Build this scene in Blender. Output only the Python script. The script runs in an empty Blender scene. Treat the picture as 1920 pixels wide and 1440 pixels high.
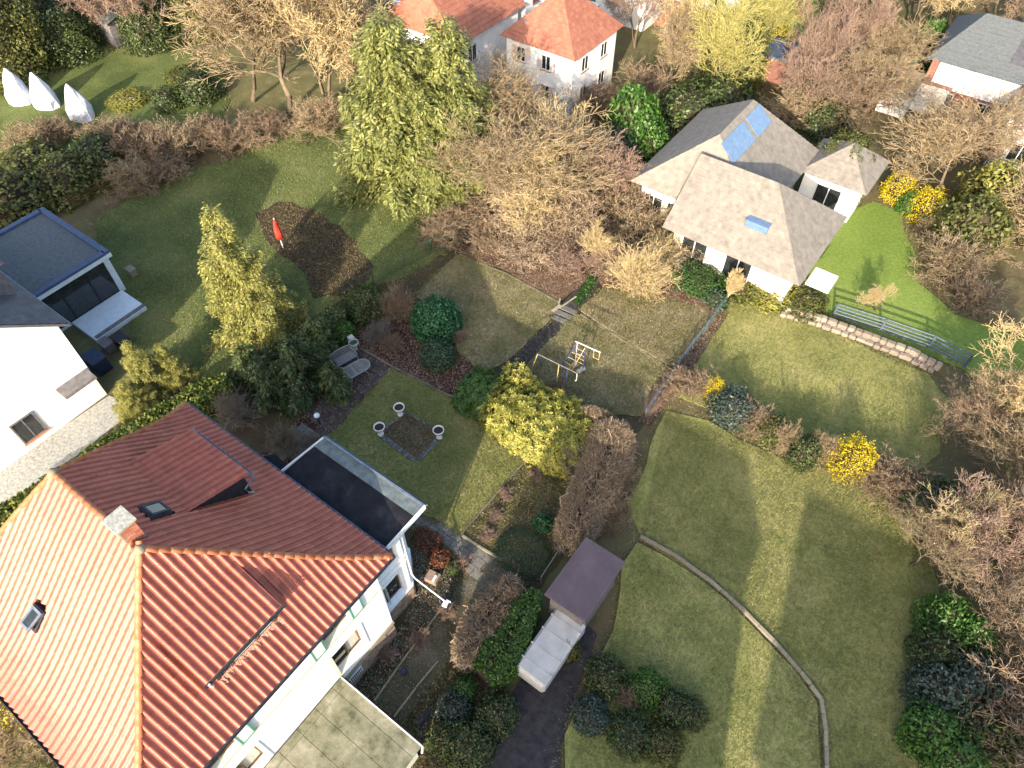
import bpy, bmesh, math, random
import numpy as np
from mathutils import Vector, Matrix
C = bpy.context.scene.collection
rnd = random.Random(7)
rng = np.random.default_rng(7)
R = math.radians
# ------------------------------------------------------------------ camera, sky, sun, exposure
FPX = 1344.0; PITCH = R(51.4); HEAD = R(36.2); CAMZ = 32.0
cd = bpy.data.cameras.new('camera'); cam = bpy.data.objects.new('camera', cd); C.objects.link(cam)
cam.location = (0, 0, CAMZ); cam.rotation_euler = (math.pi / 2 - PITCH, 0, HEAD)
cd.sensor_width = 36; cd.lens = 36 * FPX / 1920; cd.clip_end = 3000; cd.clip_start = 0.5
bpy.context.scene.camera = cam
SUN_EL = R(21); SHADOW = R(18.0)
w = bpy.data.worlds.new('World'); bpy.context.scene.world = w; w.use_nodes = True
nt = w.node_tree; bg = nt.nodes['Background']
sky = nt.nodes.new('ShaderNodeTexSky'); sky.sky_type = 'NISHITA'; sky.sun_disc = False
sky.dust_density = 3.0; sky.ozone_density = 0.6; sky.sun_elevation = SUN_EL; sky.sun_rotation = math.pi - SHADOW
nt.links.new(sky.outputs[0], bg.inputs[0]); bg.inputs[1].default_value = 0.15
sl = bpy.data.lights.new('sun', 'SUN'); sl.energy = 3.5; sl.angle = R(0.5); sl.color = (1, 0.87, 0.7)
so = bpy.data.objects.new('sun', sl); C.objects.link(so); so.rotation_euler = (math.pi / 2 - SUN_EL, 0, SHADOW); so.location = (10, -40, 60)
sc = bpy.context.scene
sc.view_settings.view_transform = 'Standard'; sc.view_settings.look = 'None'
sc.view_settings.exposure = 1.62; sc.view_settings.gamma = 1; sc.view_settings.use_curve_mapping = False
try:
    sc.cycles.max_bounces = 6; sc.cycles.transparent_max_bounces = 4
except Exception: pass
# ------------------------------------------------------------------ survey helpers (photo pixel -> metres on a level plane)
FW = Vector((-math.sin(HEAD) * math.cos(PITCH), math.cos(HEAD) * math.cos(PITCH), -math.sin(PITCH)))
RT = Vector((math.cos(HEAD), math.sin(HEAD), 0)); UP = RT.cross(FW)
def at(px, py, z=0.0):
    d = FW + RT * ((px - 960) / FPX) + UP * ((720 - py) / FPX)
    t = (z - CAMZ) / d.z
    return Vector((d.x * t, d.y * t, z))
def proj(p):
    r = Vector(p) - Vector((0, 0, CAMZ)); dep = r.dot(FW)
    return 960 + FPX * r.dot(RT) / dep, 720 - FPX * r.dot(UP) / dep, dep
# ------------------------------------------------------------------ materials
MATS = {}
def ramp(n, cols):
    r = n.new('ShaderNodeValToRGB'); e = r.color_ramp.elements
    while len(e) < len(cols): e.new(0.5)
    for i, (p, c) in enumerate(cols): e[i].position = p; e[i].color = (*c, 1)
    return r
def M(name, cols, scale=3, detail=6, con=1.9, nrough=0.62, rough=0.8, bump=0.0, bscale=None, spec=0.3, island=0.0, metal=0, trans=0.0, big=None, coord='Object', stretch=None, rough2=None, alpha=None):
    if name in MATS: return MATS[name]
    m = bpy.data.materials.new(name); m.use_nodes = True; n = m.node_tree.nodes; l = m.node_tree.links
    b = n['Principled BSDF']; b.inputs['Roughness'].default_value = rough; b.inputs['Specular IOR Level'].default_value = spec
    b.inputs['Metallic'].default_value = metal
    if isinstance(cols[0], (int, float)): cols = [(0, cols), (1, cols)]
    tc = n.new('ShaderNodeTexCoord'); src = tc.outputs[coord]
    if coord == 'World':
        pass
    if stretch:
        mp = n.new('ShaderNodeMapping'); mp.inputs['Scale'].default_value = stretch; l.new(src, mp.inputs[0]); src = mp.outputs[0]
    nz = n.new('ShaderNodeTexNoise'); nz.inputs['Scale'].default_value = scale; nz.inputs['Detail'].default_value = detail
    nz.inputs['Roughness'].default_value = nrough
    l.new(src, nz.inputs['Vector']); fac = nz.outputs['Fac']
    def math_(op, a, b_, clamp=False):
        k = n.new('ShaderNodeMath'); k.operation = op; k.use_clamp = clamp
        for i, v in enumerate((a, b_)):
            if isinstance(v, (int, float)): k.inputs[i].default_value = v
            else: l.new(v, k.inputs[i])
        return k.outputs[0]
    st = math_('ADD', math_('MULTIPLY', math_('SUBTRACT', fac, 0.5), con), 0.5, True)
    if big:
        n2 = n.new('ShaderNodeTexNoise'); n2.inputs['Scale'].default_value = big; n2.inputs['Detail'].default_value = 3
        l.new(src, n2.inputs['Vector'])
        st = math_('ADD', math_('MULTIPLY', st, 0.6), math_('MULTIPLY', math_('ADD', math_('MULTIPLY', math_('SUBTRACT', n2.outputs['Fac'], 0.5), 3.0), 0.5, True), 0.4))
    if island > 0:
        g = n.new('ShaderNodeNewGeometry'); oi = n.new('ShaderNodeObjectInfo')
        rr = math_('FRACT', math_('ADD', g.outputs['Random Per Island'], oi.outputs['Random']), 0)
        st = math_('ADD', math_('MULTIPLY', st, 1 - island), math_('MULTIPLY', rr, island))
    r = ramp(n, cols); l.new(st, r.inputs[0]); l.new(r.outputs[0], b.inputs['Base Color'])
    if bump:
        bz = n.new('ShaderNodeTexNoise'); bz.inputs['Scale'].default_value = bscale or scale * 4; bz.inputs['Detail'].default_value = 5
        l.new(src, bz.inputs['Vector'])
        bp = n.new('ShaderNodeBump'); bp.inputs['Strength'].default_value = bump; bp.inputs['Distance'].default_value = 0.05
        l.new(bz.outputs['Fac'], bp.inputs['Height']); l.new(bp.outputs[0], b.inputs['Normal'])
    if trans:
        t = n.new('ShaderNodeBsdfTranslucent'); mx = n.new('ShaderNodeMixShader'); mx.inputs[0].default_value = trans
        l.new(r.outputs[0], t.inputs[0]); l.new(b.outputs[0], mx.inputs[1]); l.new(t.outputs[0], mx.inputs[2])
        l.new(mx.outputs[0], n['Material Output'].inputs['Surface'])
    MATS[name] = m
    return m
def leafm(name, dark, mid, light, rough=0.45, trans=0.25, spec=0.35):
    return M(name, [(0.05, dark), (0.5, mid), (0.95, light)], scale=1.2, detail=3, rough=rough, island=0.6, trans=trans, spec=spec)
m_tile = M('clay_tile', [(0.0, (0.19, 0.052, 0.036)), (0.3, (0.31, 0.085, 0.054)), (0.75, (0.38, 0.112, 0.07)), (1, (0.43, 0.165, 0.108))], scale=2.5, nrough=0.7, rough=0.43, spec=0.40, island=0.45, bump=0.15, bscale=30)
m_ridge = M('ridge_clay', [(0.1, (0.30, 0.10, 0.05)), (0.6, (0.43, 0.15, 0.07)), (1, (0.48, 0.22, 0.12))], scale=4, rough=0.5, island=0.5, bump=0.15, bscale=30)
m_under = M('roof_batten', [(0.2, (0.05, 0.025, 0.02)), (0.8, (0.10, 0.045, 0.03))], scale=4, rough=0.9)
m_white = M('white_render', [(0.1, (0.60, 0.60, 0.58)), (0.45, (0.76, 0.76, 0.75)), (0.8, (0.83, 0.83, 0.82))], scale=0.9, detail=10, nrough=0.75, rough=0.85, bump=0.15, bscale=60, spec=0.15)
m_cream = M('cream_render', [(0.2, (0.52, 0.53, 0.42)), (0.8, (0.66, 0.67, 0.55))], scale=2, rough=0.85, spec=0.15)
m_band = M('grey_green_trim', [(0.2, (0.36, 0.37, 0.31)), (0.8, (0.47, 0.48, 0.41))], scale=4, rough=0.8)
m_bluewhite = M('pale_blue_trim', [(0.2, (0.55, 0.62, 0.68)), (0.8, (0.66, 0.73, 0.78))], scale=3, rough=0.7)
m_green = M('green_paint', [(0.2, (0.045, 0.22, 0.15)), (0.8, (0.07, 0.30, 0.21))], scale=5, rough=0.5)
m_pink = M('pale_pink_paint', [(0.2, (0.55, 0.45, 0.45)), (0.8, (0.64, 0.55, 0.55))], scale=6, rough=0.6)
m_brownframe = M('brown_window_wood', [(0.2, (0.10, 0.05, 0.03)), (0.8, (0.17, 0.09, 0.055))], scale=8, rough=0.5)
m_glass = M('window_glass', [(0.2, (0.012, 0.015, 0.018)), (0.8, (0.03, 0.035, 0.035))], scale=2, rough=0.06, spec=0.8)
m_curtain = M('curtain', [(0.2, (0.35, 0.35, 0.32)), (0.8, (0.5, 0.5, 0.46))], scale=9, rough=0.9, stretch=(1, 1, 0.1))
m_zinc = M('zinc', [(0.2, (0.16, 0.19, 0.23)), (0.8, (0.28, 0.32, 0.36))], scale=5, rough=0.42, metal=0.6, bump=0.1)
m_zincdark = M('dark_zinc', [(0.2, (0.015, 0.018, 0.028)), (0.8, (0.04, 0.045, 0.06))], scale=5, rough=0.5)
m_white_pl = M('white_plastic', [(0.2, (0.62, 0.62, 0.62)), (0.8, (0.74, 0.74, 0.73))], scale=5, rough=0.4)
m_felt = M('roofing_felt', [(0.1, (0.012, 0.013, 0.016)), (0.6, (0.024, 0.025, 0.03)), (1, (0.055, 0.055, 0.06))], scale=1.4, detail=9, rough=0.95, bump=0.3, bscale=60, spec=0.03)
m_gravelstrip = M('lead_flashing', [(0.2, (0.08, 0.10, 0.105)), (0.8, (0.15, 0.18, 0.18))], scale=3, rough=0.7, bump=0.2)
m_slate_cheek = M('dormer_cheek_slate', [(0.2, (0.010, 0.012, 0.017)), (0.8, (0.028, 0.03, 0.038))], scale=6, rough=0.7)
m_conc = M('mossy_concrete', [(0.05, (0.05, 0.055, 0.035)), (0.35, (0.15, 0.15, 0.095)), (0.7, (0.245, 0.235, 0.165)), (1, (0.37, 0.35, 0.275))], scale=2.0, con=3.2, nrough=0.75, detail=14, rough=0.9, bump=0.35, bscale=25, big=0.55, spec=0.15)
m_stone = M('sandstone', [(0, (0.14, 0.10, 0.075)), (0.5, (0.26, 0.19, 0.14)), (1, (0.40, 0.30, 0.21))], scale=6, detail=8, rough=0.9, island=0.55, bump=0.5, bscale=18)
m_mortar = M('mortar', [(0.2, (0.13, 0.11, 0.095)), (0.8, (0.2, 0.175, 0.15))], scale=12, rough=0.95)
m_brick = M('chimney_brick', [(0, (0.25, 0.08, 0.055)), (0.6, (0.40, 0.15, 0.10)), (1, (0.5, 0.27, 0.2))], scale=8, rough=0.85, island=0.6)
m_capconc = M('lichen_concrete', [(0.1, (0.17, 0.17, 0.155)), (0.5, (0.34, 0.34, 0.31)), (1, (0.48, 0.48, 0.45))], scale=7, detail=10, rough=0.9, bump=0.4, bscale=30)
m_soil = M('ground_soil', [(0.0, (0.025, 0.02, 0.012)), (0.45, (0.07, 0.055, 0.034)), (0.75, (0.065, 0.06, 0.028)), (1, (0.12, 0.095, 0.06))], scale=1.1, detail=12, rough=0.95, bump=0.8, bscale=9, big=0.09, spec=0.1)
m_far = M('rough_grass_ground', [(0.0, (0.05, 0.042, 0.024)), (0.4, (0.11, 0.09, 0.05)), (0.7, (0.13, 0.125, 0.055)), (1, (0.26, 0.20, 0.13))], scale=0.8, detail=12, rough=0.95, bump=0.8, bscale=5, big=0.05, spec=0.1)
def lawnm(name, a, b, c, d, big=0.35):
    return M(name, [(0.05, a), (0.38, b), (0.62, c), (0.95, d)], scale=4.5, con=3.4, nrough=0.82, detail=14, rough=0.95, bump=0.8, bscale=13, big=big, spec=0.1)
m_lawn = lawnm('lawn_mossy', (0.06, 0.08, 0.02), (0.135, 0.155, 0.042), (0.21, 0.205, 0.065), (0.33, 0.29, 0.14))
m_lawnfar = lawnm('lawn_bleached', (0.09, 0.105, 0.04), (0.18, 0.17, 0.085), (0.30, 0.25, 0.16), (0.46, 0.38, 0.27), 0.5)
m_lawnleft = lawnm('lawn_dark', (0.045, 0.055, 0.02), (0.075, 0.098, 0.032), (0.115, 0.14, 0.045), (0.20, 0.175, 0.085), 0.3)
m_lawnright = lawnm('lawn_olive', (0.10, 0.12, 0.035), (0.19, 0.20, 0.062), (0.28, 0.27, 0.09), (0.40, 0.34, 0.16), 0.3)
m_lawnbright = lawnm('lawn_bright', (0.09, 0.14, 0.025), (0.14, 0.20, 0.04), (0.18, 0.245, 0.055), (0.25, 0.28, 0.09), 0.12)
m_bed = M('leafy_bed', [(0.05, (0.018, 0.014, 0.009)), (0.4, (0.05, 0.036, 0.022)), (0.65, (0.08, 0.055, 0.034)), (1, (0.17, 0.12, 0.08))], scale=4, detail=12, rough=0.95, bump=1.0, bscale=20, spec=0.1)
m_redbed = M('red_leaf_bed', [(0.05, (0.02, 0.012, 0.010)), (0.45, (0.05, 0.026, 0.020)), (0.7, (0.085, 0.042, 0.030)), (1, (0.15, 0.10, 0.075))], scale=4, detail=12, rough=0.95, bump=1.0, bscale=20, spec=0.1)
m_leafground = M('leaf_litter_ground', [(0.05, (0.05, 0.035, 0.02)), (0.45, (0.11, 0.075, 0.045)), (0.7, (0.16, 0.10, 0.07)), (1, (0.24, 0.17, 0.13))], scale=4, detail=12, rough=0.95, bump=1.0, bscale=20, spec=0.1, big=0.5)
m_mossbed = M('mossy_bed', [(0.05, (0.035, 0.028, 0.014)), (0.4, (0.09, 0.075, 0.03)), (0.65, (0.12, 0.11, 0.036)), (1, (0.24, 0.19, 0.10))], scale=3, detail=12, rough=0.95, bump=1.0, bscale=18, spec=0.1, big=0.6)
m_paver = M('paver', [(0.05, (0.035, 0.028, 0.028)), (0.5, (0.07, 0.055, 0.053)), (1, (0.13, 0.105, 0.095))], scale=3, detail=9, rough=0.9, bump=0.4, bscale=30, island=0.4)
m_path = M('gravel_path', [(0.05, (0.035, 0.032, 0.018)), (0.5, (0.085, 0.078, 0.048)), (1, (0.22, 0.20, 0.16))], scale=14, detail=12, rough=0.95, bump=1.0, bscale=40, big=0.7)
m_slab = M('grey_flagstone', [(0.05, (0.075, 0.072, 0.066)), (0.5, (0.14, 0.135, 0.12)), (1, (0.25, 0.24, 0.21))], scale=5, detail=10, rough=0.9, bump=0.5, bscale=35, island=0.35)
m_darkpath = M('dark_garden_path', [(0.05, (0.014, 0.012, 0.011)), (0.5, (0.04, 0.034, 0.032)), (1, (0.10, 0.09, 0.085))], scale=5, detail=10, rough=0.9, bump=0.6, bscale=25)
m_kerb = M('kerb_stone', [(0.1, (0.16, 0.14, 0.10)), (0.9, (0.33, 0.28, 0.20))], scale=6, detail=8, rough=0.9, island=0.4)
m_edge = M('earthy_edge_stone', [(0.1, (0.07, 0.06, 0.045)), (0.9, (0.20, 0.17, 0.125))], scale=6, detail=8, rough=0.9, island=0.4)
m_sett = M('granite_sett', [(0.1, (0.06, 0.062, 0.068)), (0.9, (0.19, 0.19, 0.19))], scale=8, detail=8, rough=0.85, island=0.5)
m_urn = M('white_urn_paint', [(0.1, (0.55, 0.53, 0.48)), (0.9, (0.78, 0.77, 0.73))], scale=9, rough=0.7)
m_urnsoil = M('urn_soil', [(0.1, (0.03, 0.02, 0.015)), (0.9, (0.10, 0.06, 0.045))], scale=25, rough=0.95, bump=0.8)
m_teak = M('weathered_teak', [(0.1, (0.13, 0.14, 0.14)), (0.9, (0.27, 0.28, 0.27))], scale=6, rough=0.75, stretch=(1, 6, 1))
m_tabletop = M('table_slat', [(0.1, (0.10, 0.125, 0.12)), (0.5, (0.17, 0.16, 0.14)), (0.9, (0.27, 0.27, 0.25))], scale=4, rough=0.7, island=0.5)
m_blue = M('blue_paint', [(0.1, (0.03, 0.045, 0.15)), (0.9, (0.05, 0.08, 0.24))], scale=8, rough=0.45)
m_yellow = M('yellow_paint', [(0.1, (0.42, 0.30, 0.13)), (0.9, (0.62, 0.48, 0.24))], scale=8, rough=0.5)
m_polew = M('white_pole_paint', [(0.1, (0.5, 0.46, 0.45)), (0.9, (0.72, 0.68, 0.66))], scale=8, rough=0.5)
m_black = M('black_metal', [(0.1, (0.01, 0.01, 0.012)), (0.9, (0.03, 0.03, 0.035))], scale=8, rough=0.4)
m_globe = M('opal_glass', (0.78, 0.8, 0.82), rough=0.15, spec=0.6)
m_bark = M('pale_bark', [(0.1, (0.07, 0.055, 0.035)), (0.9, (0.19, 0.15, 0.10))], scale=3, rough=0.9, island=0.5)
m_twigtan = M('tan_twig', [(0.1, (0.13, 0.095, 0.055)), (0.5, (0.26, 0.20, 0.12)), (0.95, (0.44, 0.34, 0.21))], scale=1, rough=0.85, island=0.6)
m_twigbrown = M('brown_twig', [(0.1, (0.10, 0.07, 0.045)), (0.5, (0.22, 0.16, 0.105)), (0.95, (0.38, 0.28, 0.18))], scale=1, rough=0.85, island=0.6)
m_twigpink = M('pinkish_twig', [(0.1, (0.12, 0.08, 0.06)), (0.5, (0.26, 0.18, 0.135)), (0.95, (0.42, 0.31, 0.24))], scale=1, rough=0.85, island=0.6)
m_hedgetwig = M('clipped_twig', [(0.1, (0.08, 0.058, 0.04)), (0.5, (0.28, 0.21, 0.14)), (0.95, (0.60, 0.47, 0.33))], scale=1, rough=0.85, island=0.75)
m_willow = M('willow_twig', [(0.1, (0.20, 0.19, 0.05)), (0.9, (0.50, 0.46, 0.17))], scale=1, rough=0.85, island=0.6)
m_twiggrey = M('grey_twig', [(0.1, (0.10, 0.09, 0.075)), (0.9, (0.27, 0.24, 0.20))], scale=1, rough=0.85, island=0.6)
m_twigpale = M('pale_yellow_twig', [(0.1, (0.30, 0.23, 0.11)), (0.9, (0.60, 0.48, 0.27))], scale=1, rough=0.85, island=0.6)
m_trunk = M('trunk_bark', [(0.1, (0.06, 0.045, 0.03)), (0.9, (0.16, 0.12, 0.08))], scale=4, rough=0.9)
m_yew = leafm('yew_needles', (0.010, 0.02, 0.008), (0.035, 0.058, 0.016), (0.13, 0.16, 0.05), trans=0.1)
m_yewpale = leafm('fir_needles', (0.015, 0.028, 0.01), (0.05, 0.075, 0.02), (0.17, 0.19, 0.06), trans=0.1)  # needle green a step paler than the yew one
m_yconif = leafm('yellow_cypress', (0.09, 0.10, 0.025), (0.25, 0.25, 0.065), (0.45, 0.41, 0.13))
m_gconif = leafm('green_cypress', (0.06, 0.075, 0.022), (0.20, 0.22, 0.065), (0.40, 0.40, 0.15))
m_box = leafm('holly_green', (0.008, 0.035, 0.012), (0.025, 0.10, 0.04), (0.09, 0.26, 0.10), rough=0.45, spec=0.3, trans=0.1)
m_boxdark = leafm('dull_shrub_green', (0.015, 0.035, 0.018), (0.04, 0.08, 0.04), (0.12, 0.18, 0.09), trans=0.1)
m_rhodo = leafm('rhododendron_leaf', (0.03, 0.05, 0.01), (0.22, 0.22, 0.04), (0.52, 0.45, 0.12), rough=0.6, spec=0.2, trans=0.12)
m_laurel = leafm('laurel_leaf', (0.03, 0.06, 0.012), (0.09, 0.13, 0.025), (0.26, 0.25, 0.06), rough=0.55, spec=0.2)
m_hedge = leafm('hedge_green', (0.02, 0.05, 0.012), (0.05, 0.11, 0.02), (0.12, 0.19, 0.035))
m_bushgreen = leafm('bright_bush_green', (0.02, 0.06, 0.012), (0.055, 0.14, 0.025), (0.13, 0.24, 0.04))
m_olive = leafm('olive_bush', (0.035, 0.045, 0.012), (0.085, 0.10, 0.025), (0.19, 0.185, 0.05))
m_bluebush = leafm('blue_green_bush', (0.02, 0.035, 0.028), (0.05, 0.078, 0.06), (0.11, 0.15, 0.125))
m_ygreen = leafm('yellow_green_bush', (0.10, 0.11, 0.02), (0.25, 0.25, 0.05), (0.42, 0.38, 0.11))
m_forsy = leafm('yellow_flowers', (0.30, 0.24, 0.01), (0.55, 0.44, 0.015), (0.75, 0.60, 0.03), trans=0.3)
m_ivy = leafm('ivy', (0.015, 0.045, 0.010), (0.035, 0.09, 0.02), (0.08, 0.16, 0.035))
m_redleaf = leafm('russet_leaves', (0.06, 0.018, 0.010), (0.14, 0.045, 0.022), (0.30, 0.12, 0.05))
m_deadleaf = leafm('dead_leaf', (0.07, 0.035, 0.02), (0.19, 0.12, 0.075), (0.46, 0.36, 0.28))
m_grassblade = leafm('grass_blade', (0.09, 0.11, 0.035), (0.20, 0.20, 0.075), (0.42, 0.36, 0.20), rough=0.8, trans=0.3)
m_crocus = leafm('pale_flower', (0.35, 0.30, 0.42), (0.6, 0.55, 0.65), (0.8, 0.8, 0.82))
m_flag = M('red_cloth', [(0.1, (0.45, 0.03, 0.02)), (0.9, (0.6, 0.06, 0.035))], scale=3, rough=0.7)
m_fleece = M('white_fleece', [(0.1, (0.6, 0.62, 0.68)), (0.9, (0.8, 0.82, 0.86))], scale=2, rough=0.9, bump=0.3)
m_mauve = M('mauve_sheet_roof', [(0.1, (0.10, 0.072, 0.082)), (0.9, (0.16, 0.12, 0.135))], scale=1, rough=0.6)
m_greyroof = M('grey_tiles', [(0.05, (0.13, 0.12, 0.105)), (0.5, (0.20, 0.182, 0.16)), (1, (0.27, 0.25, 0.22))], scale=3, rough=0.8, island=0.25)
m_anthra = M('anthracite_tiles', [(0.05, (0.05, 0.05, 0.06)), (0.5, (0.085, 0.085, 0.10)), (1, (0.13, 0.13, 0.15))], scale=3, rough=0.6, island=0.3)
m_redroof = M('orange_red_tiles', [(0.05, (0.20, 0.075, 0.05)), (0.5, (0.29, 0.115, 0.075)), (1, (0.37, 0.17, 0.115))], scale=3, rough=0.7, island=0.3)
m_solar = M('solar_glass', [(0.1, (0.09, 0.15, 0.26)), (0.9, (0.13, 0.21, 0.34))], scale=3, rough=0.12, spec=0.9)
m_bluerim = M('blue_grey_coping', [(0.1, (0.045, 0.07, 0.13)), (0.9, (0.08, 0.11, 0.19))], scale=3, rough=0.6)
m_flatgrey = M('grey_gravel_roof', [(0.1, (0.075, 0.085, 0.095)), (0.9, (0.13, 0.145, 0.15))], scale=6, rough=0.9)
m_greywall = M('grey_fence_wood', [(0.1, (0.10, 0.095, 0.10)), (0.9, (0.2, 0.19, 0.19))], scale=4, rough=0.9)
m_palestone = M('pale_wall_stone', [(0.05, (0.15, 0.12, 0.095)), (0.9, (0.32, 0.27, 0.215))], scale=4, rough=0.9, island=0.6, bump=0.5)
m_asph = M('dark_asphalt', [(0.1, (0.018, 0.016, 0.018)), (0.9, (0.055, 0.05, 0.052))], scale=3, detail=10, rough=0.9, bump=0.4)
m_orange = M('terracotta_sill', [(0.1, (0.45, 0.16, 0.08)), (0.9, (0.58, 0.24, 0.13))], scale=4, rough=0.7)
m_wood = M('orange_brown_board', [(0.1, (0.16, 0.09, 0.04)), (0.9, (0.32, 0.19, 0.09))], scale=4, rough=0.8)
m_fencegreen = M('green_wire', [(0.1, (0.02, 0.05, 0.035)), (0.9, (0.05, 0.10, 0.07))], scale=4, rough=0.5)
m_fenceblue = M('blue_grey_rail', [(0.1, (0.05, 0.07, 0.09)), (0.9, (0.10, 0.135, 0.17))], scale=4, rough=0.6)
m_barrel = M('dark_blue_plastic', [(0.1, (0.012, 0.02, 0.05)), (0.9, (0.025, 0.04, 0.09))], scale=4, rough=0.4)
m_redbrick = M('red_brick_wall', [(0.1, (0.16, 0.07, 0.055)), (0.9, (0.27, 0.13, 0.10))], scale=6, rough=0.9)
# ------------------------------------------------------------------ object helpers
def tag(o, label=None, cat=None, group=None, kind=None):
    if label: o['label'] = label
    if cat: o['category'] = cat
    if group: o['group'] = group
    if kind: o['kind'] = kind
    return o
def thing(name, loc, label, cat, group=None, rot=0.0):
    o = bpy.data.objects.new(name, None); o.empty_display_size = 0.3; C.objects.link(o)
    o.location = loc; o.rotation_euler = (0, 0, rot)
    return tag(o, label, cat, group)
def link(name, me, parent=None, mat=None, world=True):
    o = bpy.data.objects.new(name, me); C.objects.link(o)
    if mat is not None and not me.materials: me.materials.append(mat)
    if parent is not None:
        o.parent = parent
        if world:
            off = Vector((0, 0, 0)); p = parent
            # vertices are written in world metres: undo the parents' own translation
            while p is not None: off += p.location; p = p.parent
            o.location = -off
    return o
def mesh_np(name, V, F, smooth=False):
    V = np.asarray(V, dtype=np.float32).reshape(-1, 3); F = np.asarray(F, dtype=np.int32); k = F.shape[1]
    me = bpy.data.meshes.new(name); me.vertices.add(len(V)); me.vertices.foreach_set('co', V.ravel())
    me.loops.add(F.size); me.loops.foreach_set('vertex_index', F.ravel())
    me.polygons.add(len(F)); me.polygons.foreach_set('loop_start', np.arange(0, F.size, k, dtype=np.int32))
    me.polygons.foreach_set('loop_total', np.full(len(F), k, dtype=np.int32))
    if smooth: me.polygons.foreach_set('use_smooth', np.ones(len(F), dtype=bool))
    me.update(calc_edges=True); me.validate()
    return me
class MB:
    def __init__(s): s.v = []; s.f = []
    def add(s, vs, fs):
        b = len(s.v); s.v += [tuple(p) for p in vs]; s.f += [tuple(b + i for i in f) for f in fs]; return s
    def box(s, x0, x1, y0, y1, z0, z1):
        return s.add([(x0, y0, z0), (x1, y0, z0), (x1, y1, z0), (x0, y1, z0), (x0, y0, z1), (x1, y0, z1), (x1, y1, z1), (x0, y1, z1)],
                     [(0, 3, 2, 1), (4, 5, 6, 7), (0, 1, 5, 4), (1, 2, 6, 5), (2, 3, 7, 6), (3, 0, 4, 7)])
    def obox(s, c, ax, ay, az):   # oriented box: centre and three half axes
        c, ax, ay, az = map(Vector, (c, ax, ay, az)); p = []
        for k in (-1, 1):
            for i, j in ((-1, -1), (1, -1), (1, 1), (-1, 1)): p.append(c + ax * i + ay * j + az * k)
        return s.add(p, [(0, 3, 2, 1), (4, 5, 6, 7), (0, 1, 5, 4), (1, 2, 6, 5), (2, 3, 7, 6), (3, 0, 4, 7)])
    def bar(s, a, b, wd, h=None, up=(0, 0, 1)):
        a, b = Vector(a), Vector(b); d = (b - a); h = h or wd
        x = d.normalized(); y = Vector(up).cross(x)
        if y.length < 1e-4: y = Vector((1, 0, 0)).cross(x)
        y.normalize(); z = x.cross(y)
        return s.obox((a + b) / 2, d / 2, y * wd / 2, z * h / 2)
    def tube(s, path, r, n=8, cap=True):
        P = [Vector(p) for p in path]; rs = r if isinstance(r, (list, tuple)) else [r] * len(P); vs = []; fs = []
        for i, p in enumerate(P):
            d = (P[min(i + 1, len(P) - 1)] - P[max(i - 1, 0)]).normalized()
            a = d.cross(Vector((0, 0, 1)))
            if a.length < 1e-3: a = Vector((1, 0, 0))
            a.normalize(); b = d.cross(a)
            for k in range(n):
                t = 2 * math.pi * k / n; vs.append(p + (a * math.cos(t) + b * math.sin(t)) * rs[i])
        for i in range(len(P) - 1):
            for k in range(n): fs.append((i * n + k, i * n + (k + 1) % n, (i + 1) * n + (k + 1) % n, (i + 1) * n + k))
        if cap: fs.append(tuple(range(n))[::-1]); fs.append(tuple((len(P) - 1) * n + k for k in range(n)))
        return s.add(vs, fs)
    def lathe(s, c, prof, n=20):
        c = Vector(c); vs = []; fs = []
        for r, z in prof:
            for k in range(n):
                t = 2 * math.pi * k / n; vs.append((c.x + r * math.cos(t), c.y + r * math.sin(t), c.z + z))
        for i in range(len(prof) - 1):
            for k in range(n): fs.append((i * n + k, i * n + (k + 1) % n, (i + 1) * n + (k + 1) % n, (i + 1) * n + k))
        fs.append(tuple(range(n))[::-1]); fs.append(tuple((len(prof) - 1) * n + k for k in range(n)))
        return s.add(vs, fs)
    def prism(s, poly, z0, z1):
        n = len(poly); vs = [(p[0], p[1], z0) for p in poly] + [(p[0], p[1], z1) for p in poly]
        return s.add(vs, [tuple(range(n))[::-1], tuple(range(n, 2 * n))] + [(i, (i + 1) % n, n + (i + 1) % n, n + i) for i in range(n)])
    def mesh(s, name, bevel=0):
        me = bpy.data.meshes.new(name); me.from_pydata([tuple(p) for p in s.v], [], s.f)
        bm = bmesh.new(); bm.from_mesh(me); bmesh.ops.recalc_face_normals(bm, faces=bm.faces)
        if bevel: bmesh.ops.bevel(bm, geom=list(bm.edges), offset=bevel, segments=1, affect='EDGES')
        bm.to_mesh(me); bm.free(); return me
    def obj(s, name, mat, parent=None, smooth=False, bevel=0, label=None):
        me = s.mesh(name, bevel); o = link(name, me, parent, mat)
        if smooth:
            for p in me.polygons: p.use_smooth = True
        if label: o['label'] = label
        return o
def wob(poly, amp=0.12, step=0.5, seed=1):
    r = random.Random(seed); out = []
    for i in range(len(poly)):
        a = Vector(poly[i][:2]); b = Vector(poly[(i + 1) % len(poly)][:2]); n = max(1, int((b - a).length / step))
        nn = Vector((-(b - a).y, (b - a).x)); nn = nn.normalized() if nn.length else nn
        for k in range(n):
            p = a + (b - a) * k / n; out.append(p + nn * r.uniform(-amp, amp) if k else p + nn * r.uniform(-amp, amp) * .3)
    return out
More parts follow.
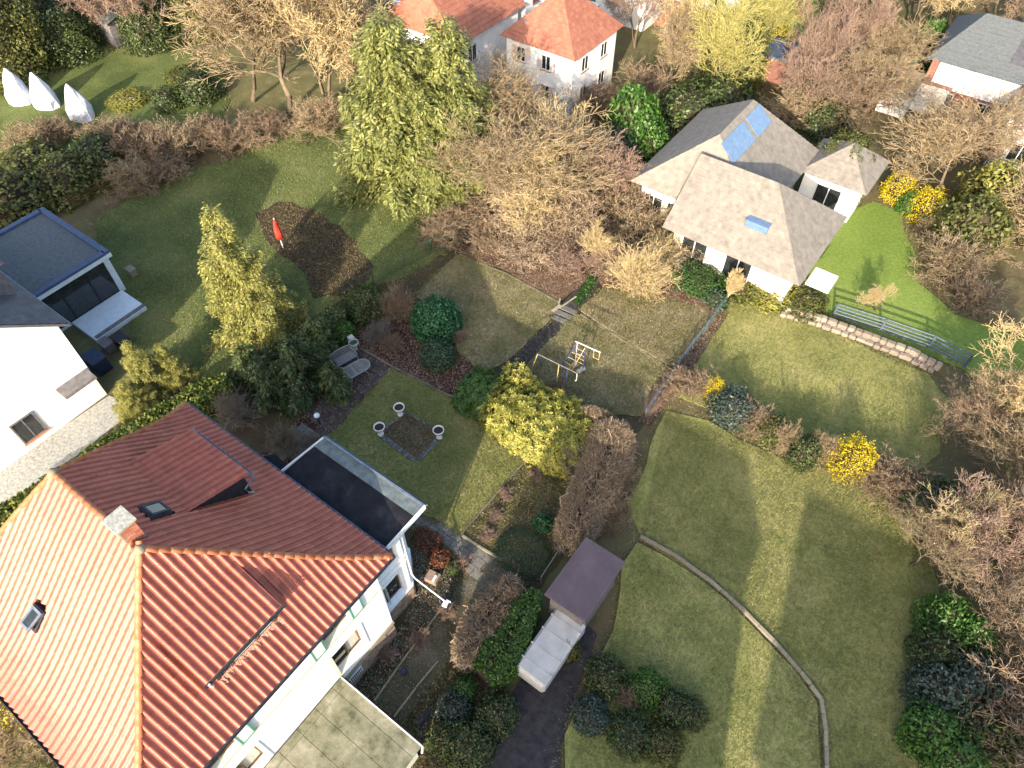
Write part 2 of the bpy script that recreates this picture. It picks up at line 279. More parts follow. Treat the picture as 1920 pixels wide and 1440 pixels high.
def sheet(name, poly, z, mat, drop=0.06, amp=0.1, seed=1, label=None, kind='structure', parent=None, step=0.5):
    p = wob(poly, amp, step, seed) if amp else [Vector(q[:2]) for q in poly]
    me = bpy.data.meshes.new(name); bm = bmesh.new()
    top = [bm.verts.new((q.x, q.y, z)) for q in p]; f = bm.faces.new(top)
    if f.normal.z < 0: f.normal_flip()
    bot = [bm.verts.new((q.x, q.y, z - drop)) for q in p]
    for i in range(len(p)): bm.faces.new((top[i], top[(i + 1) % len(p)], bot[(i + 1) % len(p)], bot[i]))
    bm.normal_update()
    bmesh.ops.recalc_face_normals(bm, faces=bm.faces)
    bmesh.ops.triangulate(bm, faces=[f])
    bm.to_mesh(me); bm.free()
    o = link(name, me, parent, mat)
    if parent is None: tag(o, label, None, None, kind)
    return o
def pix(pts, z=0.0): return [at(x, y, z) for x, y in pts]
def inpoly(P, poly):
    x, y = P[:, 0], P[:, 1]; ins = np.zeros(len(P), bool); n = len(poly)
    for i in range(n):
        x0, y0 = poly[i][0], poly[i][1]; x1, y1 = poly[(i + 1) % n][0], poly[(i + 1) % n][1]
        c = ((y0 > y) != (y1 > y)); xi = (x1 - x0) * (y - y0) / (y1 - y0 + 1e-12) + x0
        ins ^= c & (x < xi)
    return ins
def scatter(poly, n):
    xs = [p[0] for p in poly]; ys = [p[1] for p in poly]; out = []; got = 0
    while got < n:
        q = np.stack([rng.uniform(min(xs), max(xs), n * 2), rng.uniform(min(ys), max(ys), n * 2)], 1)
        q = q[inpoly(q, poly)]; out.append(q); got += len(q)
        if len(q) == 0: break
    return np.concatenate(out)[:n]
def unit(a): return a / (np.linalg.norm(a, axis=1, keepdims=True) + 1e-9)
def leaves(P, N, L, W, jit=0.6, along=None, flat=0.3):
    n = len(P); N = unit(N + rng.normal(0, jit, (n, 3)))
    T = rng.normal(0, 1, (n, 3)) if along is None else along + rng.normal(0, 0.35, (n, 3))
    T = unit(T - N * (T * N).sum(1, keepdims=True) * (1 - flat)); B = unit(np.cross(N, T))
    s = rng.uniform(0.6, 1.3, (n, 1)); L = L * s; W = W * s
    a = P; b = P + T * L * 0.5 + B * W * 0.5; c = P + T * L - N * L * 0.12; d = P + T * L * 0.5 - B * W * 0.5
    V = np.stack([a, b, c, d], 1).reshape(-1, 3); F = np.arange(4 * n).reshape(n, 4)
    return V, F
def lump(P, f=1.0, seed=0.0):
    x, y, z = P[:, 0] * f + seed, P[:, 1] * f + seed * 1.7, P[:, 2] * f - seed
    return (np.sin(1.7 * x + 1.3 * y) + np.sin(2.3 * y - 1.1 * z + 1) + np.sin(1.9 * z + 2.1 * x + 2) + 0.6 * np.sin(4.3 * x - 3.1 * z) + 0.6 * np.sin(3.7 * y + 4.1 * z)) / 4.2
def tubes(S):     # S: list/array of (p0xyz, p1xyz, r0, r1) -> three-sided sticks
    S = np.asarray(S, dtype=np.float32); n = len(S); a = S[:, 0:3]; b = S[:, 3:6]; r0 = S[:, 6:7]; r1 = S[:, 7:8]
    d = unit(b - a); x = unit(np.cross(d, np.tile([[0.31, 0.17, 0.93]], (n, 1)))); y = np.cross(d, x); V = []
    for base, r in ((a, r0), (b, r1)):
        for k in range(3):
            t = 2.0944 * k; V.append(base + (x * math.cos(t) + y * math.sin(t)) * r)
    V = np.stack(V, 1).reshape(-1, 3); o = (np.arange(n) * 6)[:, None]
    F = np.concatenate([o + [0, 1, 4, 3], o + [1, 2, 5, 4], o + [2, 0, 3, 5]], 0)
    return V, F
def copy_tree(root, loc, rot=0.0, scale=1.0, label=None):
    r = root.copy(); C.objects.link(r); r.location = loc; r.rotation_euler = (0, 0, rot)
    r.scale = scale if isinstance(scale, tuple) else (scale,) * 3
    if label: r['label'] = label
    for ch in root.children:
        c = ch.copy(); C.objects.link(c); c.parent = r
        for g in ch.children:
            d = g.copy(); C.objects.link(d); d.parent = c
    return r
#==SETTING==
# ------------------------------------------------------------------ plant builders
def dome(rx, ry, h, n, L, W, seed=0.0, power=2.5, amp=0.14, fill=0.3, jit=0.6, freq=1.6, under=0.15):
    d = unit(rng.normal(0, 1, (n * 2, 3))); d = d[d[:, 2] > -under][:n]
    k = (np.abs(d) ** power).sum(1) ** (-1 / power); P = d * k[:, None]
    rad = 1 + amp * lump(P, freq * 1.6, seed) + amp * .5 * lump(P, freq * 5, seed + 3)
    dep = 1 - fill * rng.random(len(P)) ** 2.2
    P = P * (rad * dep)[:, None]
    P = P * np.array([rx, ry, h * 0.86]) + np.array([0, 0, h * 0.14])
    P[:, 2] = np.maximum(P[:, 2], 0.02)
    N = unit(d / np.array([rx, ry, h])); N[:, 2] += 0.15
    return leaves(P, N, L, W, jit)
def core(rx, ry, h, seed=0.0):     # lump for inner wood and dead leaves, shade between leaves put into its colour
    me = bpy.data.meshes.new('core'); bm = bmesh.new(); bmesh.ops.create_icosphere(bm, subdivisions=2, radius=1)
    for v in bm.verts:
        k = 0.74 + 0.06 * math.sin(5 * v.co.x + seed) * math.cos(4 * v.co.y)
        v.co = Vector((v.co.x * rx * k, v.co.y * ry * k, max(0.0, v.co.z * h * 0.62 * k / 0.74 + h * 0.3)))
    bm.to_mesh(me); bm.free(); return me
def bush(label, cat, loc, rx, ry, h, mat, n, L, W, group=None, rot=0.0, power=2.5, amp=0.14, seed=0.0, name='shrub', jit=0.6, fill=0.3, freq=1.6, withcore=True):
    t = thing(name, (0, 0, 0), label, cat, group)
    V, F = dome(rx, ry, h, n, L, W, seed, power, amp, fill, jit, freq)
    link('foliage', mesh_np('foliage', V, F), t, mat)
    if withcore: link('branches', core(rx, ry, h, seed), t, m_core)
    t.location = loc; t.rotation_euler = (0, 0, rot); return t
m_core = M('shaded_shrub_wood', [(0.1, (0.02, 0.014, 0.009)), (0.9, (0.05, 0.036, 0.022))], scale=6, rough=0.95)  # wood tone darkened to stand in for the shade inside shrubs
def conifer_mesh(h, r, n, L, W, seed=0, low=0.04, shape=0.85, droop=0.28, nb=120, ragged=0.35):
    q = np.random.default_rng(seed); zb = h * (low + (1 - low) * q.random(nb) ** 0.9); az = q.random(nb) * 2 * math.pi
    reach = r * (np.clip(1 - zb / h, 0, 1) ** shape) * q.uniform(1 - ragged, 1.1, nb) + 0.12
    wt = reach ** 1.35; wt /= wt.sum(); i = q.choice(nb, n, p=wt); t = q.random(n) ** 0.6
    rr = reach[i] * t; lat = q.normal(0, 1, n) * 0.16 * reach[i] * (1.15 - t) ; ver = q.normal(0, 0.05 * r + 0.03, n)
    z = zb[i] - droop * rr * (1 - 0.5 * t) + ver
    ca, sa = np.cos(az[i]), np.sin(az[i])
    P = np.stack([ca * rr - sa * lat, sa * rr + ca * lat, np.maximum(z, 0.05)], 1)
    out = np.stack([ca, sa, -0.25 * np.ones(n)], 1) + np.stack([-sa, ca, np.zeros(n)], 1) * (np.sign(lat) * 0.8)[:, None]
    N = np.stack([ca * .4, sa * .4, np.ones(n)], 1)
    return leaves(P, N, L, W, 0.45, along=out, flat=0.2)
def conifer(name, label, cat, loc, h, r, mat, n, L, W, seed=0, group=None, **k):
    t = thing(name, (0, 0, 0), label, cat, group)
    V, F = conifer_mesh(h, r, n, L, W, seed, **k); link('crown', mesh_np('crown', V, F), t, mat)
    mb = MB().tube([(0, 0, 0), (0.02, 0, h * .5), (0, 0.02, h * .95)], [0.02 * h + .05, 0.012 * h + .03, 0.015], 7)
    for i in range(14):
        a = rnd.uniform(0, 6.28); z = h * rnd.uniform(.1, .8); q = r * (1 - z / h) * .7; mb.tube([(0, 0, z), (q * math.cos(a), q * math.sin(a), z - .2 * q)], [.03, .008], 4, False)
    link('trunk', mb.mesh('trunk'), t, m_trunk)
    t.location = loc; return t
def grow(S, p, d, L, r, lev, maxlev, nch, ang, up, rs, kink=0.22):
    q = p.copy(); dd = d.copy(); seg = 4 if lev < 2 else 3; r0 = r
    for s in range(seg):
        dd = dd + Vector((rs.gauss(0, kink), rs.gauss(0, kink), rs.gauss(0, kink * .8) + up)); dd.normalize()
        e = q + dd * (L / seg); r1 = r * (1 - 0.72 * (s + 1) / seg); S.append((*q, *e, r0, r1)); r0 = r1; q = e
        if lev < maxlev and (s > 0 or lev > 0):
            for c in range(nch[lev] if s < seg - 1 else nch[lev] + 1):
                ax = Vector((rs.gauss(0, 1), rs.gauss(0, 1), rs.gauss(0, 1))).cross(dd)
                if ax.length < .1: continue
                nd = (Matrix.Rotation(rs.uniform(ang * .55, ang * 1.25), 3, ax.normalized()) @ dd)
                grow(S, q.copy(), nd.normalized(), L * rs.uniform(.48, .72), max(r1 * .62, 0.004), lev + 1, maxlev, nch, ang, up, rs, kink)
def bare_tree(name, label, cat, loc, h, mat, seed, group=None, trunk=0.32, nch=(2, 2, 2, 2), ang=0.75, up=0.06, rmin=1.0, maxlev=4, thick=0.022, spread=1.0, trunkmat=None, stems=1, kink=0.2, radius=None):
    rs = random.Random(seed); S = []
    for k in range(stems):
        d = Vector((rs.gauss(0, .25 * (stems > 1)), rs.gauss(0, .25 * (stems > 1)), 1)).normalized()
        grow(S, Vector((rs.gauss(0, .1) * (stems > 1), rs.gauss(0, .1) * (stems > 1), 0)), d, h * 0.55, h * thick, 0, maxlev, nch, ang, up, rs, kink)
    A = np.array(S, dtype=np.float32); A[:, [0, 1, 3, 4]] *= spread
    if radius: A[:, [0, 1, 3, 4]] *= radius / np.percentile(np.hypot(A[:, 3], A[:, 4]), 95)
    zmax = np.percentile(A[:, 5], 99); f = h / zmax; A[:, [2, 5]] *= f; A[:, [2, 5]] = np.maximum(A[:, [2, 5]], -0.02)
    t = thing(name, (0, 0, 0), label, cat, group)
    big = A[:, 6] > h * thick * 0.22
    for nm, mask, mt in (('trunk', big, trunkmat or m_bark), ('twigs', ~big, mat)):
        if mask.any():
            B = A[mask].copy(); B[:, 6:8] = np.maximum(B[:, 6:8], 0.007 * rmin)
            V, F = tubes(B); link(nm, mesh_np(nm, V, F), t, mt)
    t.location = loc; return t
def bare_shrub(name, label, cat, loc, h, r, mat, seed, n=26, group=None, lev=2, nch=(2, 2, 1), rmin=0.9, lean=(0, 0), kink=0.22):
    rs = random.Random(seed); S = []
    for k in range(n):
        a = rs.uniform(0, 6.283); o = rs.random() ** .5; d = Vector((math.cos(a) * o * r / h * 1.1 + lean[0], math.sin(a) * o * r / h * 1.1 + lean[1], 1)).normalized()
        grow(S, Vector((math.cos(a) * .08 * r, math.sin(a) * .08 * r, 0)), d, h * rs.uniform(.6, 1.0), 0.012 + .004 * h, 1, 1 + lev, (0,) + nch, 0.6, 0.03, rs, kink)
    A = np.array(S, dtype=np.float32); A[:, 6:8] = np.maximum(A[:, 6:8], 0.006 * rmin); A[:, [2, 5]] = np.maximum(A[:, [2, 5]], 0.0)
    q = np.percentile(np.hypot(A[:, 3], A[:, 4]), 93); A[:, [0, 1, 3, 4]] *= r / q; A[:, [2, 5]] *= h / np.percentile(A[:, 5], 98)
    t = thing(name, (0, 0, 0), label, cat, group); V, F = tubes(A); link('branches', mesh_np('branches', V, F), t, mat)
    t.location = loc; return t
def profile_pts(path, wd, h, n, seed, amp=0.12, power=0.55, open_=False):
    P = np.array([[p[0], p[1]] for p in path]); seg = np.linalg.norm(np.diff(P, axis=0), axis=1); tot = seg.sum(); cum = np.concatenate([[0], np.cumsum(seg)])
    s = rng.random(n) * tot; i = np.clip(np.searchsorted(cum, s) - 1, 0, len(seg) - 1); f = (s - cum[i]) / seg[i]
    c = P[i] * (1 - f[:, None]) + P[i + 1] * f[:, None]; T = (P[i + 1] - P[i]) / seg[i][:, None]; B = np.stack([-T[:, 1], T[:, 0]], 1)
    th = rng.random(n) * math.pi; cs, sn = np.cos(th), np.sin(th)
    wf = wd if not hasattr(wd, '__len__') else np.interp(s / tot, np.linspace(0, 1, len(wd)), wd)
    hf = h if not hasattr(h, '__len__') else np.interp(s / tot, np.linspace(0, 1, len(h)), h)
    endt = np.clip(np.minimum(s, tot - s) / 0.7, 0, 1) ** .5 * .5 + .5
    Y = np.sign(cs) * np.abs(cs) ** power * wf / 2 * endt; Z = sn ** power * hf * (0.8 + .2 * endt)
    X = np.stack([c[:, 0] + B[:, 0] * Y, c[:, 1] + B[:, 1] * Y, Z], 1)
    N = unit(np.stack([B[:, 0] * cs, B[:, 1] * cs, sn * 1.1], 1))
    X = X + N * (amp * lump(X, 1.5, seed) + amp * .6 * lump(X, 5.0, seed))[:, None]; X[:, 2] = np.maximum(X[:, 2], .03)
    return X, N
def hedge(label, path, wd, h, mat, n, L, W, seed=0.0, amp=0.12, fill=0.25, jit=0.6, name='hedge', cat='hedge', loc=None):
    X, N = profile_pts(path, wd, h, n, seed, amp); X = X - N * (fill * rng.random((n, 1)) ** 2)
    V, F = leaves(X, N, L, W, jit)
    base = Vector((path[0][0], path[0][1], 0)); t = thing(name, base, label, cat)
    link('foliage', mesh_np('foliage', V, F), t, mat)
    wv = wd if not hasattr(wd, '__len__') else min(wd); hv = h if not hasattr(h, '__len__') else min(h)
    mb = MB()
    for i in range(len(path) - 1):
        a, b = Vector((*path[i][:2], hv * .36)), Vector((*path[i + 1][:2], hv * .36)); d = (b - a).normalized() * .2 * (1 if len(path) > 2 else -1)
        mb.bar(a - (d if i else -d), b, wv * .62, hv * .72)
    mb.obj('branches', m_core, t); return t
def twig_hedge(label, path, wd, h, mat, n, seed=0.0, amp=0.15, rad=0.010, length=0.6, name='bare_hedge', cat='hedge', upb=0.35):
    X, N = profile_pts(path, wd, h, n, seed, amp)
    d = unit(N + rng.normal(0, .55, (n, 3)) + np.array([0, 0, upb])); Ls = length * rng.uniform(.5, 1.3, (n, 1))
    p0 = X - d * Ls * .85; p1 = X - d * Ls * .35 + rng.normal(0, .04, (n, 3)); p2 = X + d * Ls * .15 + rng.normal(0, .05, (n, 3)); S = []
    def seg(a, b, r0, r1): S.append(np.concatenate([a, b, np.full((len(a), 1), r0), np.full((len(a), 1), r1)], 1))
    seg(p0, p1, rad * 1.5, rad); seg(p1, p2, rad, rad * .6)
    for k in range(2):
        q = p1 + unit(d + rng.normal(0, .7, (n, 3))) * Ls * .45; seg(p1, q, rad * .8, rad * .5)
    A = np.concatenate(S); A[:, [2, 5]] = np.maximum(A[:, [2, 5]], .01); V, F = tubes(A)
    base = Vector((path[0][0], path[0][1], 0)); t = thing(name, base, label, cat)
    link('twigs', mesh_np('twigs', V, F), t, mat)
    # thicker stems rising from the ground
    mb = MB(); P = [Vector((*q[:2], 0)) for q in path]
    for i in range(len(P) - 1):
        k = max(2, int((P[i + 1] - P[i]).length / .35)); hv = h if not hasattr(h, '__len__') else sum(h) / len(h)
        for j in range(k):
            c = P[i].lerp(P[i + 1], (j + .5) / k)
            for m_ in range(3):
                c2 = c + Vector((rnd.gauss(0, .12), rnd.gauss(0, .12), 0)); e = c2 + Vector((rnd.gauss(0, .25), rnd.gauss(0, .25), hv * rnd.uniform(.7, .95)))
                mb.tube([c2, (c2 + e) / 2 + Vector((rnd.gauss(0, .06), rnd.gauss(0, .06), 0)), e], [.022, .016, .008], 4, False)
    mb.obj('stem', mat, t); return t
def litter(name, poly, n, mat, L, W, z, label=None, parent=None, up=0.25):
    q = scatter(poly, n); P = np.concatenate([q, np.full((len(q), 1), z) + rng.random((len(q), 1)) * .02], 1)
    V, F = leaves(P, np.tile([[0, 0, 1.0]], (len(P), 1)), L, W, up)
    V[:, 2] = np.maximum(V[:, 2], z)
    o = link(name, mesh_np(name, V, F), parent, mat); return tag(o, label, None, None, 'stuff')
def blades(name, poly, n, z, label, h=0.10):
    q = scatter(poly, n); P = np.concatenate([q, np.full((len(q), 1), z)], 1)
    d = unit(np.concatenate([rng.normal(0, .8, (len(q), 2)), np.full((len(q), 1), .8)], 1)) * h * rng.uniform(.4, 1.3, (len(q), 1))
    s = unit(rng.normal(0, 1, (len(q), 3)) * [1, 1, 0]) * .017
    V = np.stack([P - s, P + s, P + d], 1).reshape(-1, 3); F = np.arange(3 * len(P)).reshape(-1, 3)
    return tag(link(name, mesh_np(name, V, F), None, m_grassblade), label, None, None, 'stuff')
def tuft_field(name, polys, n, z, label): blades(name, pix(polys), n, z, label, .11)
# ------------------------------------------------------------------ setting: ground, lawns, beds and paths
def gr(name, pts, z, mat, amp=0.1, seed=1, step=0.5, label=None): return sheet(name, pix(pts), z, mat, 0.06, amp, seed, label, step=step)
me = bpy.data.meshes.new('ground'); me.from_pydata([(-900, -700, -.02), (900, -700, -.02), (900, 1300, -.02), (-900, 1300, -.02)], [], [(0, 1, 2, 3)])
tag(link('ground', me, None, m_far), 'rough brown and olive ground between the gardens', None, None, 'structure')
gr('garden_soil', [(-150, 1010), (340, 745), (645, 560), (1015, 358), (1400, 520), (1205, 800), (1080, 1000), (1010, 1110), (870, 1500), (-200, 1900)], 0.0, m_soil, .1, 2)
P_mainlawn = [(560, 868), (622, 812), (735, 691), (831, 737), (915, 806), (984, 864), (862, 1003), (815, 972), (775, 960), (640, 960)]
gr('lawn', P_mainlawn, 0.05, m_lawn, .07, 3, label='mossy lawn between the annex and the rhododendrons')
P_farleft = [(775, 555), (862, 478), (954, 516), (1052, 570), (1033, 600), (950, 678), (905, 700), (858, 660), (840, 600)]
gr('lawn', P_farleft, 0.12, m_lawnfar, .08, 4, label='bleached lawn left of the central path')
P_swing = [(985, 690), (1080, 590), (1160, 636), (1241, 684), (1262, 694), (1205, 779), (1110, 778), (1050, 745), (1000, 715)]
gr('lawn', P_swing, 0.10, m_lawnfar, .08, 5, label='bleached lawn under the climbing frame')
P_farright = [(1086, 585), (1130, 545), (1240, 562), (1345, 590), (1303, 640), (1262, 692), (1241, 682), (1160, 634)]
gr('lawn', P_farright, 0.22, m_lawnfar, .08, 6, label='upper lawn beside the blue grey rail')
P_leafbed = [(862, 478), (925, 440), (1010, 470), (1108, 524), (1052, 568), (954, 514)]
gr('flower_bed', P_leafbed, 0.20, m_leafground, .08, 7)
P_leafright = [(1120, 528), (1185, 510), (1270, 520), (1355, 560), (1345, 588), (1240, 560), (1130, 543)]
gr('flower_bed', P_leafright, 0.26, m_leafground, .08, 8)
P_back = [(925, 440), (1015, 360), (1400, 520), (1360, 572), (1270, 520), (1185, 510), (1120, 528), (1010, 470)]
gr('flower_bed', P_back, 0.18, m_bed, .08, 9)
P_path = [(945, 677), (1030, 593), (1050, 576), (1086, 590), (1078, 604), (985, 692), (966, 686)]
gr('path', P_path, 0.055, m_darkpath, .05, 10, label='dark brick path between the two far lawns')
P_path2 = [(1050, 576), (1108, 522), (1124, 532), (1086, 590)]
gr('path', P_path2, 0.215, m_darkpath, .05, 11, label='dark path running on past the steps')
P_redbed = [(672, 652), (655, 640), (700, 600), (775, 560), (842, 600), (860, 662), (905, 702), (880, 720), (846, 738), (831, 736), (760, 702)]
gr('flower_bed', P_redbed, 0.07, m_redbed, .06, 12)
P_terr = [(640, 640), (672, 653), (738, 690), (622, 814), (606, 826), (520, 890), (480, 860), (520, 820), (585, 760), (620, 700)]
gr('terrace', P_terr, 0.012, m_redbed, .06, 13, label='dark leaf strewn ground under the terrace')
P_bedR = [(984, 866), (1050, 880), (1092, 870), (1062, 990), (1012, 1092), (940, 1052), (866, 1004)]
gr('flower_bed', P_bedR, 0.03, m_mossbed, .06, 14)
P_walk = [(775, 958), (815, 974), (866, 1005), (940, 1054), (1000, 1088), (940, 1110), (880, 1180), (826, 1262), (760, 1350), (700, 1322), (770, 1225), (838, 1135), (872, 1075), (848, 1046), (800, 1000), (770, 990)]
gr('path', P_walk, 0.02, m_path, .05, 15, label='mossy gravel path curving round the house corner')
P_wallbed = [(777, 990), (800, 1003), (846, 1048), (868, 1076), (835, 1132), (768, 1222), (700, 1318), (650, 1290), (744, 1190), (778, 1122)]
gr('flower_bed', P_wallbed, 0.035, m_bed, .06, 16)
P_lowbed = [(826, 1262), (870, 1200), (960, 1250), (900, 1440), (740, 1440), (760, 1352)]
gr('flower_bed', P_lowbed, 0.018, m_bed, .06, 17)
P_border = [(1262, 694), (1303, 640), (1350, 580), (1366, 586), (1300, 690), (1218, 800), (1195, 790)]
gr('flower_bed', P_border, 0.06, m_bed, .06, 18)
NLAWN = []
_gr = gr
def gr(name, pts, z, mat, *a, **k):
    if name == 'lawn': NLAWN.append(pts)
    return _gr(name, pts, z, mat, *a, **k)
# neighbours' lawns
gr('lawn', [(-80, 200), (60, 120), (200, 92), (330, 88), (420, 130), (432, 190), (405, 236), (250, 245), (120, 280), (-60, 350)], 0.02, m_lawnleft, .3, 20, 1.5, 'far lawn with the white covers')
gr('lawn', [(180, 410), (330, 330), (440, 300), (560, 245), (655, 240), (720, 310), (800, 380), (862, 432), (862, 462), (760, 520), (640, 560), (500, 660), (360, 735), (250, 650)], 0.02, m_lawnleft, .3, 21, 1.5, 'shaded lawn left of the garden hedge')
gr('flower_bed', [(480, 400), (520, 378), (590, 392), (650, 440), (700, 500), (690, 525), (640, 556), (590, 560), (560, 500), (500, 450)], 0.04, m_bed, .25, 22, .8)
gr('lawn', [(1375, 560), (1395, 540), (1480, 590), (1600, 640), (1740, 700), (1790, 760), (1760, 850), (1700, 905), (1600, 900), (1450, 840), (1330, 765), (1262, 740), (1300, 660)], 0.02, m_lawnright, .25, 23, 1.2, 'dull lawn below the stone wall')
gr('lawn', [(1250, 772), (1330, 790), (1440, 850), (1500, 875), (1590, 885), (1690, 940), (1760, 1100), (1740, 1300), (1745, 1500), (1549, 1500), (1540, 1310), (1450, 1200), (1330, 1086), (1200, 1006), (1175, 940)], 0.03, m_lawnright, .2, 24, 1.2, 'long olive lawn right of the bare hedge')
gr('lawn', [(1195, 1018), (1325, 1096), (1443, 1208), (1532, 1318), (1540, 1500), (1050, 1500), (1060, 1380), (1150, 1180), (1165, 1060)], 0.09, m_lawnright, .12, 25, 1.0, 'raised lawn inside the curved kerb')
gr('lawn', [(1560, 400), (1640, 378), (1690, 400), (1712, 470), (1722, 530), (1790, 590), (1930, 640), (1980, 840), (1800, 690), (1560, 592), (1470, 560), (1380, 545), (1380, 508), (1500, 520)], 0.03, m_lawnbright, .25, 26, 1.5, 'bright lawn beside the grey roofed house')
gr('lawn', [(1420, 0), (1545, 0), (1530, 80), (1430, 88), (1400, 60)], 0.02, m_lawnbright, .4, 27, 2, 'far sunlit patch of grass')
gr('driveway', [(985, 1260), (1100, 1170), (1120, 1190), (1050, 1400), (1040, 1500), (870, 1500), (940, 1330)], 0.02, m_asph, .08, 28)
gr('forecourt', [(-200, 900), (0, 880), (205, 742), (262, 760), (150, 850), (0, 950), (-200, 1100)], 0.02, m_capconc, .03, 29)
def ragged(pts, z, per=70, spread=.13, label='grass and weeds growing over the lawn edge', h=.14, mat=None):
    P = pix(pts); V_ = []
    for i in range(len(P)):
        a, b = P[i], P[(i + 1) % len(P)]; n = int((b - a).length * per)
        if n and (b - a).length < 60:
            f = rng.random((n, 1)); q = np.array(a)[None, :2] * (1 - f) + np.array(b)[None, :2] * f; off = .06 * np.sin(f * (b - a).length * 2.3) ; V_.append(q + rng.normal(0, spread, (n, 2)) + off)
    q = np.concatenate(V_); P3 = np.concatenate([q, np.full((len(q), 1), z)], 1); d = unit(np.concatenate([rng.normal(0, .8, (len(q), 2)), np.full((len(q), 1), .7)], 1)) * h * rng.uniform(.4, 1.5, (len(q), 1)); s = unit(rng.normal(0, 1, (len(q), 3)) * [1, 1, 0]) * .02
    tag(link('edge_grass', mesh_np('edge_grass', np.stack([P3 - s, P3 + s, P3 + d], 1).reshape(-1, 3), np.arange(3 * len(q)).reshape(-1, 3)), None, mat or m_grassblade), label, None, None, 'stuff')
# grass blades, leaves and petals lying on the ground
for pp, z in ((P_mainlawn, .03), (P_farleft, .08), (P_swing, .08), (P_farright, .18), (P_walk, .02)): ragged(pp, z)
for pp in NLAWN: ragged(pp, .01, 60, .3, "ragged grass along the neighbours' lawn edges", .2)

blades('grass', pix(P_mainlawn), 34000, 0.05, 'short grass on the near lawn')
for k, (pp, z, nn) in enumerate(((P_farleft, .12, 26000), (P_swing, .10, 26000), (P_farright, .22, 16000))): blades('grass', pix(pp), nn, z, 'short grass on the far lawns', .13)
for pp, z, nn in ((P_leafbed, .20, 9000), (P_leafright, .26, 9000), (P_back, .18, 7000), (P_redbed, .07, 6000), (P_terr, .05, 1800), (P_bedR, .03, 3500), (P_wallbed, .035, 1300), (P_lowbed, .02, 2200), (P_border, .06, 4000), (P_farright, .22, 6000), (P_mainlawn, .06, 500), (P_farleft, .12, 3500), (P_swing, .11, 2200), (P_walk, .03, 700)):
    litter('leaf_litter', pix(pp), nn, m_deadleaf, .09, .06, z + .005, 'dead leaves lying on the garden ground')
litter('crocus_patch', pix(P_wallbed), 600, m_crocus, .035, .03, .06, 'small pale flowers in the bed along the house wall')
litter('ground_cover', pix(P_wallbed), 1600, m_boxdark, .09, .07, .05, 'low green ground cover in the bed along the house wall', up=.8)
litter('ground_cover', pix(P_bedR), 4500, m_olive, .10, .06, .04, 'mossy ground cover in the bed beside the bare hedge', up=.8)
litter('ground_cover', pix(P_lowbed), 3500, m_olive, .10, .06, .03, 'low weeds beside the path', up=.8)
litter('ground_cover', pix([(1075, 570), (1106, 520), (1122, 530), (1086, 578)]), 2600, m_ivy, .11, .08, .24, 'ivy strip along the upper path', up=.8)
def kerb(label, pts, wd, h, mat, seg=0.5, z=0.0, name='kerb', piece='kerb_stone', gapp=0.02):
    P = [at(x, y, z) for x, y in pts]; t = thing(name, P[0], label, 'kerb'); r = random.Random(len(pts) * 7 + int(P[0].x * 10))
    base = None
    for i in range(len(P) - 1):
        a, b = P[i], P[i + 1]; L = (b - a).length; n = max(1, int(L / seg)); d = (b - a).normalized()
        for k in range(n):
            s = L * k / n; e = L * (k + 1) / n - gapp; p = a + d * s; q = a + d * e
            off = Vector((-d.y, d.x, 0)) * r.uniform(-.012, .012); zz = Vector((0, 0, h / 2 - .02 + r.uniform(-.012, .012)))
            mb = MB(); mb.bar(p + off + zz, q + off + zz, wd * r.uniform(.9, 1.1), h)
            mb.obj(piece, mat, t, bevel=.008)
    return t
kerb('pale concrete kerb between lawn and bare bed', [(984, 866), (915, 945), (864, 1004)], .08, .12, m_edge, .6)
kerb('sunlit kerb from the lawn corner to the bare shrub', [(868, 1006), (905, 1030), (942, 1053)], .10, .16, m_kerb, .7)
kerb('thin kerb between the wall bed and the gravel path', [(835, 1132), (800, 1180), (768, 1222), (702, 1316)], .08, .13, m_kerb, .8)
kerb('thin kerb on the hedge side of the gravel path', [(822, 1240), (780, 1290), (738, 1345)], .07, .12, m_kerb, .8)
kerb('low stone edge between lawn and red leafed bed', [(674, 653), (738, 690), (790, 716), (832, 738), (852, 746)], .12, .13, m_edge, .42)
kerb('dark edging between lawn and rhododendron', [(852, 746), (900, 790), (930, 812), (984, 864)], .09, .10, m_sett, .45)
kerb('stone lip along the bank of the left far lawn', [(862, 480), (954, 518), (1050, 571)], .10, .21, m_edge, .5)
kerb('stone lip along the bank above the climbing frame', [(1088, 592), (1160, 636), (1241, 684)], .10, .22, m_edge, .5)
kerb('curved dark retaining kerb on the right lawn', [(1200, 1008), (1262, 1042), (1330, 1090), (1395, 1148), (1450, 1204), (1500, 1262), (1538, 1312), (1546, 1370), (1548, 1470)], .16, .22, m_kerb, .6)
